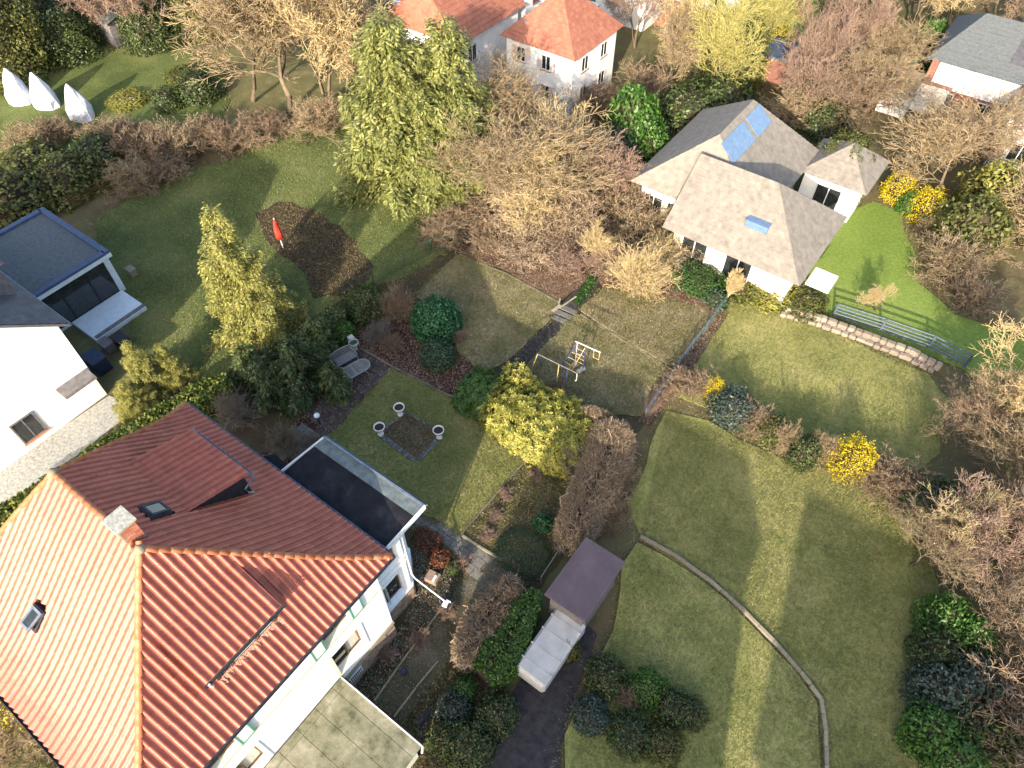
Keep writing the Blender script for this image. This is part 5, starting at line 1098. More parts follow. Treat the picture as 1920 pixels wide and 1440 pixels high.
# house with grey hipped roof and solar panels
gh = thing('grey_roofed_house', (-13, 43, 0), 'large white house with grey hipped roofs and blue solar panels', 'house')
B1 = (-17.6, -8.6, 37.4, 48.2, 3.0, 7.0); B2 = (-13.5, -4.5, 34.4, 42.2, 3.0, 6.2)
MB().box(-16.9, -9.3, 38.0, 47.4, 0, 3.1).obj('wall', m_white, gh); MB().box(-13.0, -5.2, 35.4, 41.5, 0, 3.1).obj('wall', m_white, gh)
mb = MB(); hiproof(mb, *B1, 'y', 4.5, (.5, .8)); r1 = mb.obj('roof', m_greyroof, gh); mb = MB(); hiproof(mb, *B2, 'x', 3.9, (0, 1)); r2 = mb.obj('roof', m_greyroof, gh)
hiptiles(r1, *B1, 'y', 4.5, m_greyroof, (.5, .8)); hiptiles(r2, *B2, 'x', 3.9, m_greyroof, (0, 1))
def onroof(x): return B1[4] + (B1[1] - x) / 4.5 * (B1[5] - B1[4]) + .10
for k in range(5):
    y0 = 39.2 + k * 1.08 + (.35 if k > 2 else 0)
    MB().add([(-12.7, y0, onroof(-12.7)), (-11.6, y0, onroof(-11.6)), (-11.6, y0 + 1.0, onroof(-11.6)), (-12.7, y0 + 1.0, onroof(-12.7)), (-12.7, y0, onroof(-12.7) - .06), (-11.6, y0, onroof(-11.6) - .06), (-11.6, y0 + 1.0, onroof(-11.6) - .06), (-12.7, y0 + 1.0, onroof(-12.7) - .06)], [(0, 1, 2, 3), (4, 5, 1, 0), (5, 6, 2, 1), (6, 7, 3, 2), (7, 4, 0, 3)]).obj('solar_panel', m_solar, r1)
MB().box(-9.0, -7.6, 35.9, 36.9, 4.3, 4.75).obj('roof_window', m_solar, r2)
for (a, b, z0, z1) in ((-16.6, -15.2, .3, 2.2), (-14.9, -13.5, .3, 2.2)): win(gh, 'y', a, b, z0, z1, 38.0)
for (a, b, z0, z1) in ((-12.4, -10.6, .3, 2.3), (-9.4, -7.6, .3, 2.3)): win(gh, 'y', a, b, z0, z1, 35.4)
win(gh, 'x', 37.2, 39.4, .9, 2.2, -5.2)
MB().box(-4.4, -3.0, 35.6, 37.2, 2.3, 2.5).obj('canopy', m_white, gh)
pv = thing('pavilion', (-6.5, 47.8, 0), 'small pavilion with grey roof beside the yellow bushes', 'pavilion'); P1 = (-9.0, -4.3, 45.4, 50.2, 2.8, 4.6)
MB().box(-8.6, -4.8, 45.9, 49.7, 0, 2.85).obj('wall', m_white, pv); mb = MB(); hiproof(mb, *P1, 'y', 2.3); r_ = mb.obj('roof', m_greyroof, pv); hiptiles(r_, *P1, 'y', 2.3, m_greyroof); win(pv, 'y', -7.6, -5.8, .2, 2.2, 45.9)
# white house with orange hipped roof
hb = thing('orange_roofed_house', (-30.8, 48.8, 0), 'white two storey house with orange pyramid roof, pink shutters, top centre', 'house'); H1 = (-34.3, -27.2, 45.2, 52.4, 5.0, 8.3)
MB().box(-33.9, -27.6, 45.6, 52.0, 0, 5.05).obj('wall', m_white, hb); mb = MB(); hiproof(mb, *H1, 'y', 3.3); r_ = mb.obj('roof', m_redroof, hb); hiptiles(r_, *H1, 'y', 3.3, m_redroof)
for z0 in (.9, 3.3):
    for (a, b) in ((-32.9, -32.0), (-30.5, -29.6)): win(hb, 'y', a, b, z0, z0 + 1.2, 45.6, m_white_pl, m_glass, m_kerb, m_pink)
    for (a, b) in ((46.8, 47.8), (49.6, 50.6)): win(hb, 'x', a, b, z0, z0 + 1.2, -27.6, m_white_pl)
MB().box(-31.6, -31.1, 48.4, 48.9, 7.2, 8.9).obj('chimney', m_redbrick, hb); MB().box(-32.8, -32.3, 46.3, 46.7, 5.6, 6.2).obj('roof_window', m_solar, r_)
# house with red gable roof, upper left of centre
ha = thing('red_roofed_house', (-40.4, 46.5, 0), 'white house with large weathered red roof behind the cypresses', 'house'); A1 = (-44.6, -36.2, 42.4, 51.5, 4.6, 8.0)
MB().box(-44.1, -36.7, 42.9, 51, 0, 4.65).obj('wall', m_white, ha); mb = MB(); hiproof(mb, *A1, 'y', 1.2); r_ = mb.obj('roof', m_redroof, ha); hiptiles(r_, *A1, 'y', 1.2, m_redroof)
MB().box(-40.6, -39.8, 47, 47.8, 7.2, 9.0).obj('chimney', m_redbrick, ha); win(ha, 'y', -43, -41.6, 1.8, 3.4, 42.9); win(ha, 'x', 44, 45.2, 2.4, 3.8, -36.7); MB().box(-43.6, -42.8, 43.2, 44.6, 5.5, 6.1).obj('roof_window', m_solar, r_)
hw = thing('white_tower_house', (-42, 53.5, 0), 'narrow white house wing with small dark windows behind the red roof', 'house'); MB().box(-41.5, -36.6, 52, 57, 0, 6.2).obj('wall', m_white, hw); mb = MB(); hiproof(mb, -41.9, -36.2, 51.6, 57.4, 6.2, 8.4, 'y', 2.2); mb.obj('roof', m_redroof, hw)
for z0 in (1.4, 4.0): win(hw, 'x', 53, 54, z0, z0 + 1.3, -36.6, m_brownframe); win(hw, 'x', 55.2, 56.2, z0, z0 + 1.3, -36.6, m_brownframe); win(hw, 'y', -39.9, -38.9, z0, z0 + 1.3, 52, m_brownframe)
lg = thing('link_building', (-35, 54, 0), 'low pale flat roofed building between the two red roofed houses', 'building'); MB().box(-36.5, -33, 53.5, 58, 0, 3).obj('wall', m_bluewhite, lg); MB().box(-36.55, -32.8, 53.3, 58.2, 3.0, 3.2).obj('roof', m_bluewhite, lg)
# top right houses
hc = thing('distant_white_house', (-25, 66, 0), 'distant white house with red lower roof at the top edge', 'house'); MB().box(-28.5, -22, 63, 70, 0, 6).obj('wall', m_white, hc); mb = MB(); hiproof(mb, -28.9, -21.6, 62.6, 70.4, 6, 8.6, 'y', 3); mb.obj('roof', m_redroof, hc); MB().add([(-28.4, 60.4, 1.9), (-22.1, 60.4, 1.9), (-22.1, 62.95, 3.1), (-28.4, 62.95, 3.1), (-28.4, 60.4, 1.8), (-22.1, 60.4, 1.8)], [(0, 1, 2, 3), (4, 5, 1, 0)]).obj('porch_roof', m_redroof, hc)
for z0 in (.8, 3.6): win(hc, 'y', -27.5, -26.1, z0, z0 + 1.3, 63); win(hc, 'y', -24.6, -23.2, z0, z0 + 1.3, 63)
he_ = thing('round_house', (-31, 66, 0), 'distant house with pale curved looking roof at the top edge', 'house'); MB().box(-35.5, -30.2, 62, 68, 0, 4).obj('wall', m_white, he_); mb = MB(); hiproof(mb, -36, -29.8, 61.6, 68.4, 4, 6.2, 'y', 2.8); mb.obj('roof', m_greyroof, he_)
hd = thing('long_grey_roofed_house', (3, 66, 0), 'long house with grey solar roof and white band at the upper right', 'house'); D1 = (-6.2, 14, 63.2, 72, 4.2, 6.6)
MB().box(-5.8, 14, 63.8, 71.6, 0, 4.25).obj('wall', m_redbrick, hd); MB().box(-5.2, 13.6, 63.6, 63.79, 2.2, 4.0).obj('balcony_band', m_white, hd)
mb = MB(); hiproof(mb, *D1, 'x', 2.2); r_ = mb.obj('roof', m_flatgrey, hd); hiptiles(r_, *D1, 'x', 2.2, m_flatgrey)
for k in range(5): x0 = -.8 + k * 1.7 + (1.2 if k > 1 else 0); MB().add([(x0, 64.4, 4.96), (x0 + 1.6, 64.4, 4.96), (x0 + 1.6, 66.4, 6.04), (x0, 66.4, 6.04), (x0, 64.4, 4.88), (x0 + 1.6, 64.4, 4.88)], [(0, 1, 2, 3), (4, 5, 1, 0)]).obj('solar_panel', m_anthra, r_)
for k in range(5): win(hd, 'y', -4.6 + k * 3.2, -3.2 + k * 3.2, .5, 1.9, 63.8)
hl = thing('white_garage_row', (0, 58, 0), 'row of small white garages with red brick ends at the right', 'garages')
for k, (x, y) in enumerate(((1665, 215), (1730, 212), (1795, 222), (1838, 232))): p = at(x, y); MB().box(p.x - 1.1, p.x + 1.1, p.y, p.y + 3, 0, 2.3).obj('garage_box', m_white, hl); MB().box(p.x - 1.2, p.x + 1.2, p.y - .1, p.y + 3.1, 2.3, 2.45).obj('garage_roof', m_redbrick if k % 2 else m_greyroof, hl)
hs = thing('small_hut', at(1450, 150), 'small hut with blue grey roof among the bare trees', 'hut'); p = at(1450, 155); MB().box(p.x - 1.6, p.x + 1.6, p.y, p.y + 3, 0, 2).obj('wall', m_redbrick, hs); MB().box(p.x - 1.8, p.x + 1.8, p.y - .2, p.y + 3.2, 2, 2.2).obj('roof', m_bluerim, hs)
hs = thing('white_house_fragment', at(1880, 300), 'white house partly hidden by the large bare tree at the right edge', 'house'); p = at(1900, 330); MB().box(p.x - 2.2, p.x + 4, p.y, p.y + 5, 0, 4).obj('wall', m_white, hs); mb = MB(); hiproof(mb, p.x - 2.6, p.x + 4.4, p.y - .4, p.y + 5.4, 4, 6, 'x', 2.5); mb.obj('roof', m_greyroof, hs); win(hs, 'y', p.x - 1.2, p.x + .2, 1, 2.4, p.y)
hs = thing('pergola', at(60, 35), 'weathered dark timber shed roof between the trees, top left', 'shed'); p = at(190, 75); MB().box(p.x - 2.5, p.x + 2.5, p.y, p.y + 2.5, 0, 2.2).obj('wall', m_greywall, hs); MB().add([(p.x - 2.8, p.y - .3, 2.2), (p.x + 2.8, p.y - .3, 2.2), (p.x + 2.8, p.y + 2.8, 3), (p.x - 2.8, p.y + 2.8, 3), (p.x - 2.8, p.y - .3, 2.08), (p.x + 2.8, p.y - .3, 2.08)], [(0, 1, 2, 3), (4, 5, 1, 0)]).obj('roof', m_flatgrey, hs)
m_tarp = M('white_tarpaulin', [(0.1, (0.36, 0.355, 0.34)), (0.9, (0.50, 0.49, 0.475))], scale=2, rough=0.7)
# mauve roofed shed and white van-like trailer beside it
sh = thing('shed', (-5, 12.2, 0), 'shed with dull mauve ribbed sheet roof right of the boundary rail', 'shed'); zq = 2.6
c4 = [at(1022, 1112, zq), at(1098, 1008, zq), at(1172, 1052, zq), at(1096, 1168, zq)]; x0, x1 = min(c4[0].x, c4[1].x), max(c4[2].x, c4[3].x); y0, y1 = (c4[0].y + c4[3].y) / 2, (c4[1].y + c4[2].y) / 2
MB().box(x0 + .2, x1 - .2, y0 + .2, y1 - .2, 0, zq - .12).obj('wall', m_greywall, sh); rf = MB().box(x0, x1, y0, y1, zq - .12, zq).obj('roof', m_mauve, sh)
for k in range(9): xx = x0 + .06 + k * (x1 - x0 - .12) / 8; MB().box(xx - .03, xx + .03, y0 + .01, y1 - .01, zq, zq + .05).obj('rib', m_mauve, rf)
for k, (x, y, sx, sy, h, lb) in enumerate(((1034, 1208, .75, 1.65, 1.35, 'white covered trailer parked below the mauve roofed shed'),)):
    p = at(x, y, h); t = thing('trailer', (p.x, p.y, 0), lb, 'trailer'); MB().box(p.x - sx, p.x + sx, p.y - sy, p.y + sy, .35, h).obj('cover', m_tarp, t, bevel=.12)
    MB().box(p.x - sx * .9, p.x + sx * .9, p.y - sy * .9, p.y + sy * .9, .2, .35).obj('chassis', m_black, t)
    for q in (-1.1, -.4, .4, 1.1): MB().box(p.x - sx - .012, p.x + sx + .012, p.y + q - .02, p.y + q + .02, .5, h + .012).obj('strap', m_tarp, t)
    for s in (-1, 1): MB().tube([(p.x + s * sx * .9, p.y - .1, .25), (p.x + s * (sx * .9 + .12), p.y - .1, .25)], .25, 14).obj('wheel', m_black, t)
# stone wall and blue net fence on the right, boards on the left
ws = thing('stone_wall', at(1480, 592), 'long low wall of pale rough stones between the bright and the dull lawn', 'wall'); wp = [at(x, y) for x, y in ((1462, 590), (1540, 612), (1620, 642), (1690, 668), (1742, 694))]
for i in range(len(wp) - 1):
    L = (wp[i + 1] - wp[i]).length; d = (wp[i + 1] - wp[i]).normalized(); n = Vector((-d.y, d.x, 0)); s = 0
    while s < L:
        w_ = rnd.uniform(.3, .6)
        for row in range(2): c = wp[i] + d * (s + w_ / 2 + .2 * row) + n * (.34 * row + rnd.uniform(-.05, .05)); MB().obox(c + Vector((0, 0, .12 + .12 * row)), d * (w_ / 2 - .01), n * .19, Vector((rnd.uniform(-.03, .03), 0, .14 + .12 * row + rnd.uniform(-.03, .03)))).obj('stone', m_palestone, ws, bevel=.06)
        s += w_
fence('blue grey net fence behind the pale stone wall', [(1562, 592), (1650, 620), (1740, 652), (1808, 688)], 1.0, 2.5, m_fenceblue, rails=(1, .75, .5, .25, .05), r=.05)
fence('orange brown board fence left of the shaded lawn', [(132, 388), (190, 356), (246, 330)], .7, 1.8, m_wood, rails=(1, .7, .4, .1), r=.08)
# white pointed covers, red cloth
for k, (x, y, lb) in enumerate(((42, 188, 'white pointed fleece cover on the far lawn, leftmost of three'), (90, 196, 'white pointed fleece cover on the far lawn, middle of three'), (155, 218, 'white pointed fleece cover on the far lawn, standing apart on the right'))):
    p = at(x, y); t = thing('plant_cover', p, lb, 'cover', 'white fleece covers on the far lawn'); mb = MB(); n = 10; pr = ((1.2, 0), (1.15, .6), (.85, 1.5), (.42, 2.3), (.08, 2.75)); vs = []; fs = []
    for (r_, z_) in pr:
        for j in range(n): a = 2 * math.pi * j / n + k; q = r_ * (1 + .09 * math.sin(3 * a + z_ * 2 + k)); vs.append((p.x + q * math.cos(a), p.y + q * .8 * math.sin(a), z_))
    for i in range(4):
        for j in range(n): fs.append((i * n + j, i * n + (j + 1) % n, (i + 1) * n + (j + 1) % n, (i + 1) * n + j))
    fs.append(tuple(4 * n + j for j in range(n))); mb.add(vs, fs); mb.obj('cover', m_fleece, t)
p = at(531, 465); t = thing('closed_parasol', p, 'closed red parasol standing in the dark flower bed', 'parasol'); MB().tube([p, p + Vector((0, 0, 2.5))], .04, 8).obj('pole', m_white_pl, t); MB().lathe(p, [(.05, .8), (.26, .9), (.24, 1.5), (.12, 2.2), (.03, 2.45)], 9).obj('canopy', m_flag, t)
# ------------------------------------------------------------------ garden planting (sharp part of the photograph)
def ap(pts, z=1.6): return [(lambda q: (q.x, q.y))(at(x, y, z)) for x, y in pts]
hedge('long clipped laurel hedge on the left boundary, yellow green in the sun', ap([(-80, 1020), (30, 948), (120, 890), (215, 828), (300, 778), (365, 740), (425, 706)], 1.9), 1.5, 2.1, m_laurel, 15000, .20, .11, 1.0, .14)
hedge('dark green boundary hedge behind the yews', ap([(430, 704), (520, 652), (600, 604), (640, 580)], 1.6), 1.1, 1.8, m_yewpale, 7000, .16, .08, 2.0, .14)
g = 'dark yews beside the terrace'
for k, (x, y, z, h, r_, lb, mt, n) in enumerate(((565, 700, 1.6, 4.2, 2.3, 'big dark spreading yew beside the terrace, largest', m_yew, 9000), (500, 725, 1.3, 3.4, 1.8, 'dark yew between the biggest yew and the hedge corner', m_yew, 6500), (600, 640, 1.3, 3.2, 1.5, 'dark yew behind the bench', m_yewpale, 5500), (625, 715, 1.0, 2.2, 1.2, 'lower yew with drooping sprays in front of the bench', m_yewpale, 4500), (470, 690, 1.3, 3.0, 1.5, 'olive green yew at the end of the laurel hedge', m_yewpale, 5000))):
    p = at(x, y, z); conifer('yew', lb, 'yew', (p.x, p.y, 0), h, r_, mt, n, .24, .08, 10 + k, g, low=.02, shape=.55, droop=.22, nb=46, ragged=.55)
p = at(688, 568, .9); bush('dark rounded evergreen bush in the far left garden corner', 'bush', (p.x, p.y, 0), 1.35, 1.3, 2.0, m_yew, 5000, .14, .07, seed=3)
p = at(642, 616, .7); bush('small bright green round bush behind the stone planter', 'bush', (p.x, p.y, 0), .62, .62, 1.3, m_bushgreen, 1400, .13, .07, seed=4)
p = at(625, 592, .7); bush('ragged green bush at the left boundary fence', 'bush', (p.x, p.y, 0), .8, .7, 1.2, m_ivy, 1500, .13, .07, seed=5)
p = at(818, 598, .9); bush('large clipped dark green round bush', 'bush', (p.x, p.y, 0), 1.42, 1.42, 2.1, m_box, 7500, .15, .08, seed=6, power=2.7, amp=.07, fill=.2, jit=.9)
p = at(819, 662, .7); bush('smaller dull green round bush in the red bed', 'bush', (p.x, p.y, 0), 1.0, .95, 1.35, m_boxdark, 4200, .13, .06, seed=7, power=2.5, amp=.10, fill=.2, jit=.9)
for k, (x, y, h, r_, mt, lb, n) in enumerate(((748, 596, 2.0, 1.1, m_twigbrown, 'dense bare brown shrub left of the large round bush', 60), (712, 636, 1.3, .75, m_twiggrey, 'small grey bare shrub in front of the dark corner bush', 34), (735, 655, .9, .7, m_twigbrown, 'low brown bare shrub at the red bed corner', 30), (452, 790, 1.9, 1.0, m_twiggrey, 'pale bare shrub between the tile roof and the yews', 40), (436, 762, 1.6, .8, m_twiggrey, 'pale bare shrub close to the laurel hedge end', 26), (538, 838, .9, 1.0, m_twigbrown, 'low brown bare shrub beside the flat roof', 46), (592, 836, .5, .6, m_twigbrown, 'low withered stalks at the terrace end', 30), (865, 640, .7, .5, m_twigpink, 'thin reddish twigs beside the smaller round bush', 16))):
    bare_shrub('bare_shrub', lb, 'shrub', at(x, y), h, r_, mt, 40 + k, n)
def rosettes(X, N, L, W, k=6):
    n = len(X); V = []; A = unit(np.cross(N, rng.normal(0, 1, (n, 3)))); B = np.cross(N, A)
    for j in range(k):
        a = 2 * math.pi * j / k + rng.random((n, 1)) * .4; d = unit(A * np.cos(a) + B * np.sin(a) + N * .25); s = np.cross(N, d) * W * .5; l = L * rng.uniform(.8, 1.15, (n, 1))
        V.append(np.stack([X, X + d * l * .55 + s, X + d * l - N * .03, X + d * l * .55 - s], 1))
    V = np.concatenate(V).reshape(-1, 3); return V, np.arange(len(V)).reshape(-1, 4)
def rhodo(label, x, y, z, rx, ry, h, n, seed, mat=m_rhodo, rot=0.0, power=2.7, amp=.12, L=.20, W=.075, cat='rhododendron'):
    p = at(x, y, z); t = thing('rhododendron', (0, 0, 0), label, cat); d = unit(rng.normal(0, 1, (n * 2, 3))); d = d[d[:, 2] > -.1][:n]; k = (np.abs(d) ** power).sum(1) ** (-1 / power); X = d * (k * (1 + amp * lump(d * 2, 1.6, seed) + amp * 1.1 * lump(d * 2, 6, seed)))[:, None]
    X *= (1 - .28 * rng.random((len(X), 1)) ** 1.5); X = X * np.array([rx, ry, h * .86]) + np.array([0, 0, h * .14]); X[:, 2] = np.maximum(X[:, 2], .1); N = unit(d + np.array([0, 0, .5]) + rng.normal(0, .42, d.shape))
    V, F = rosettes(X, N, L, W); link('foliage', mesh_np('foliage', V, F), t, mat); link('branches', core(rx, ry, h, seed), t, m_core); t.location = (p.x, p.y, 0); t.rotation_euler = (0, 0, rot); return t
rhodo('big sunlit yellow green rhododendron, centre of the garden', 1008, 786, 1.0, 3.3, 2.05, 1.9, 4600, 1, rot=R(-3), power=3.6, L=.22, W=.08)
rhodo('rhododendron left of the big one, house shade put into its darker leaves', 905, 735, .9, 1.4, 1.45, 1.8, 1600, 2, m_hedge, rot=.2)  # darker leaf colour stands in for the house shadow on this part
rhodo('loose yellow rhododendron sprigs at the top of the big one', 975, 715, 1.1, 1.1, .6, 2.2, 300, 3, rot=-.3, amp=.3)
twig_hedge('clipped bare brown hedge along the right boundary', ap([(1152, 792), (1140, 850), (1108, 925), (1064, 1012)], 1.6), [2.5, 2.5, 2.2, 1.6], 2.0, m_hedgetwig, 7600, 1.0, .07, .011, .7)
twig_hedge('yellowish bare end of the hedge by the climbing lawn', ap([(1085, 772), (1120, 776), (1150, 782)], 1.5), .9, 1.7, m_hedgetwig, 900, 1.5, .1, .012, .5, upb=1.0)
bare_shrub('bare_shrub', 'grey brown bare shrub between big rhododendron and bare hedge', 'shrub', at(1075, 880), 1.6, .9, m_twiggrey, 61, 50)
bare_shrub('bare_shrub', 'dark withered shrub behind the big rhododendron', 'shrub', at(1045, 745), .9, .8, m_twigbrown, 62, 40)
p = at(1092, 830, .8); bush('dark green ivy mound under the right end of the rhododendron', 'bush', (p.x, p.y, 0), .55, .9, 1.2, m_ivy, 1500, .12, .08, seed=9)
twig_hedge('clipped bare beige hedge below the path', ap([(965, 1088), (935, 1125), (905, 1170), (878, 1215), (866, 1240)], 1.3), [1.0, 1.7, 1.9, 1.6, 1.0], 1.7, m_hedgetwig, 3400, 2.0, .16, .012, .6)
hedge('clipped green hedge on the right boundary below the shed', ap([(1005, 1108), (985, 1140), (962, 1185), (935, 1225), (905, 1262)], 1.4), [1.0, 1.3, 1.6, 2.1, 1.9], 1.7, m_hedge, 12000, .13, .07, 3.0, .12)
p = at(980, 1035, .25); bush('low dark heather mound in the shaded bed', 'bush', (p.x, p.y, 0), 1.35, 1.15, .55, m_boxdark, 6000, .07, .03, seed=11, amp=.04, fill=.1, withcore=False)
p = at(1018, 979, .4); bush('small glossy green round bush by the bare hedge', 'bush', (p.x, p.y, 0), .46, .46, .8, m_box, 1100, .11, .06, seed=12)
p = at(852, 1064, .3); bush('small olive green cushion shrub beside the russet plant', 'bush', (p.x, p.y, 0), .33, .35, .6, m_hedge, 900, .06, .03, seed=13, fill=.1)
p = at(826, 1046, .35); bush('russet orange leafed shrub at the house corner', 'bush', (p.x, p.y, 0), .45, .5, .7, m_redleaf, 700, .12, .07, seed=14, amp=.25)
p = at(800, 1010, .3); bush('dark red leafed plant near the annex corner', 'bush', (p.x, p.y, 0), .75, .6, .5, m_redleaf, 800, .12, .06, seed=15, amp=.25, withcore=False)
for k, (x, y, r_, lb) in enumerate(((848, 1330, .7, 'dark blue green shrub at the bottom path end'), (835, 1385, .7, 'dark shrub beside the garage corner'), (870, 1290, .5, 'dark green low shrub below the green hedge'))): p = at(x, y, .5); bush(lb, 'bush', (p.x, p.y, 0), r_, r_, 1.1, (m_bluebush, m_yewpale, m_ivy)[k], 1600, .12, .06, seed=20 + k, amp=.25)
for k, (x, y, lb) in enumerate(((838, 1150, 'reddish withered rose by the rain barrel'), (730, 1235, 'withered rose in the bed near the stone plinth'), (790, 1205, 'withered rose midway along the wall bed'), (775, 1090, 'grey straw tuft at the annex foot'), (868, 1060, 'reddish sprig at the path bend'))): bare_shrub('withered_rose', lb, 'rose', at(x, y), .7, .45, m_twigpink if k != 3 else m_twiggrey, 70 + k, 14, rmin=.8)
for k, (x, y, lb) in enumerate(((915, 1005, 'pinkish dead tuft in the sunlit bed'), (950, 932, 'round russet dead plant by the pale kerb'), (1005, 890, 'reddish twigs at the rhododendron foot'), (930, 968, 'dry straw patch between kerb and mound'))): bare_shrub('dead_tuft', lb, 'dead plant', at(x, y), .35, .4, m_twigpink, 80 + k, 22, rmin=.8)
bush('bright yellow flowering winter jasmine at the bottom left corner', 'shrub', at(10, 1365), 1.2, 1.3, .7, m_forsy, 800, .09, .07, seed=30, amp=.3, withcore=False)
bush('low green weeds below the front gutter', 'shrub', at(60, 1425), 1.6, 1.4, .7, m_olive, 3000, .12, .05, seed=31, amp=.35, withcore=False)
bare_shrub('bare_shrub', 'tangled bare climber below the front gutter', 'shrub', at(50, 1400), .9, 1.6, m_twigtan, 91, 60, kink=.4)
# back of the garden: bramble thicket and pale bare trees
for k, (x, y, h, r_, mt, lb, n) in enumerate(((1010, 405, 3.2, 2.6, m_hedgetwig, 'tangled tan thicket at the far garden tip', 80), (960, 430, 2.8, 2.2, m_hedgetwig, 'tangled brown thicket at the left back boundary', 70), (1040, 440, 2.8, 2.4, m_hedgetwig, 'tangled thicket in the middle of the back bed', 80), (990, 480, 1.8, 2.0, m_hedgetwig, 'low bramble thicket above the left bank', 60), (1060, 500, 1.5, 1.7, m_twigpink, 'reddish bramble thicket beside the ivy strip', 60), (1080, 430, 3.0, 2.2, m_hedgetwig, 'dense tan thicket left of the pale forked tree', 70), (920, 465, 1.3, 1.7, m_twigbrown, 'brown brambles on the left fence', 50), (1265, 500, 1.4, 1.4, m_twiggrey, 'grey bare shrub before the green ivy mound', 40))):
    bare_shrub('bramble_thicket', lb, 'thicket', at(x, y), h, r_, mt, 100 + k, n // 2, kink=.42, lev=3, nch=(1, 1, 1, 1), rmin=2.0)
bare_tree('pale_bare_tree', 'pale forked bare tree at the end of the ivy strip', 'tree', at(1112, 502), 3.8, m_twigpale, 5, nch=(2, 2, 2, 2), ang=.55, up=.12, radius=1.3, thick=.026, trunkmat=m_twigpale)
bare_shrub('pale_bare_shrub', 'large pale fan shaped bare shrub right of the forked tree', 'shrub', at(1188, 548), 3.2, 1.7, m_twigpale, 111, 70, lev=3, nch=(1, 1, 1, 1), rmin=1.8, lean=(.1, .1))
bare_shrub('pale_bare_shrub', 'arching pale bare shrub between the forked tree and the fan shaped shrub', 'shrub', at(1145, 512), 2.2, 1.5, m_twigpink, 112, 45, lev=3, nch=(1, 1, 1, 1), rmin=1.8)
bare_shrub('pale_bare_shrub', 'pale bare shrub behind the fan shaped shrub', 'shrub', at(1230, 500), 2.2, 1.5, m_twigpale, 113, 45, lev=3, nch=(1, 1, 1, 1), rmin=1.8)
bare_tree('pale_bare_tree', 'slim pale bare tree at the right end of the blue rail', 'tree', at(1356, 570), 2.6, m_twigpale, 8, nch=(2, 2, 2, 2), ang=.5, up=.14, radius=.75, thick=.024, trunkmat=m_twigpale, stems=3)
p = at(1305, 520, .5); bush('green ivy covered mound at the back right corner', 'ivy', (p.x, p.y, 0), 2.0, 1.5, 1.2, m_ivy, 6000, .13, .09, seed=33, amp=.25)
p = at(1342, 560, .5); bush('dark ivy at the foot of the slim pale tree', 'ivy', (p.x, p.y, 0), .8, .7, 1.0, m_boxdark, 1500, .12, .08, seed=34)
twig_hedge('strip of reddish dry stalks along the right boundary', ap([(1275, 690), (1240, 735), (1212, 775)], .3), .7, .5, m_twigpink, 1500, 4.0, .08, .006, .4, 'dry_stalks', 'stalks')
#==FAR==
# ------------------------------------------------------------------ planting beyond the garden, one prototype per kind, copied with its parts
PROTO = {}
def keep(k, o): PROTO[k] = o; o['_used'] = 0; return o
def place(k, label, px, py, h, r_, zc=0.0, rot=None, cat=None, group=None):
    o = PROTO[k]; p = at(px, py, zc); H0, R0 = DIM[k]; s = (r_ / R0, r_ / R0, h / H0)
    if o['_used'] == 0: o['_used'] = 1; t = o; t.location = (p.x, p.y, 0); t.scale = s; t.rotation_euler = (0, 0, rnd.uniform(0, 6.28)); t['label'] = label
    else: t = copy_tree(o, (p.x, p.y, 0), rnd.uniform(0, 6.28) if rot is None else rot, s, label)
    if '_used' in t.keys() and t is not o: del t['_used']
    if group: t['group'] = group
    return t
DIM = {'bare1': (8, 4), 'bare2': (8, 4), 'bare3': (8, 4), 'barep': (8, 4), 'shrubt': (2.5, 2), 'shrubb': (2.5, 2), 'bushg': (2, 1.5), 'busho': (2, 1.5), 'bushd': (2, 1.5), 'bushy': (2, 1), 'bushb': (2, 1.5), 'bushyg': (3, 1.5), 'willow': (8, 4), 'treeo': (8, 4), 'treed': (5, 3), 'con1': (10, 3), 'con2': (10, 3)}
O0 = (0, 0, 0)
def btree(seed, mat, **k):
    t = bare_tree('bare_tree', 'x', 'tree', O0, 8, mat, seed, maxlev=5, rmin=1.9, radius=4, **k)
    return t
keep('bare1', btree(21, m_twigtan, nch=(2, 2, 1, 1, 1), ang=.7)); keep('bare2', btree(22, m_twigbrown, nch=(2, 2, 1, 1, 1), ang=.85)); keep('bare3', btree(23, m_twigpink, nch=(2, 2, 1, 1, 1), ang=.65, stems=2)); keep('barep', btree(24, m_twigpale, nch=(2, 2, 1, 1, 1), ang=.8, stems=2))
keep('willow', btree(26, m_willow, nch=(2, 2, 1, 1, 1), ang=.6, stems=2)); keep('treeo', bush('x', 'tree', O0, 4, 4, 8, m_olive, 16000, .28, .14, seed=47, amp=.25, freq=2.6, name='evergreen_tree')); keep('treed', bush('x', 'tree', O0, 3, 3, 5, m_yew, 11000, .25, .12, seed=48, amp=.25, freq=2.6, name='evergreen_tree'))
keep('shrubt', bare_shrub('bare_shrub', 'x', 'shrub', O0, 2.5, 2, m_twigtan, 31, 22, lev=3, nch=(1, 1, 2, 1), rmin=2.2, kink=.3)); keep('shrubb', bare_shrub('bare_shrub', 'x', 'shrub', O0, 2.5, 2, m_twigbrown, 32, 22, lev=3, nch=(1, 1, 2, 1), rmin=2.2, kink=.3))
keep('bushg', bush('x', 'bush', O0, 1.5, 1.5, 2, m_bushgreen, 2600, .2, .11, seed=41, amp=.2)); keep('busho', bush('x', 'bush', O0, 1.5, 1.5, 2, m_olive, 2600, .2, .11, seed=42, amp=.22)); keep('bushd', bush('x', 'bush', O0, 1.5, 1.5, 2, m_yew, 2600, .2, .10, seed=43, amp=.2))
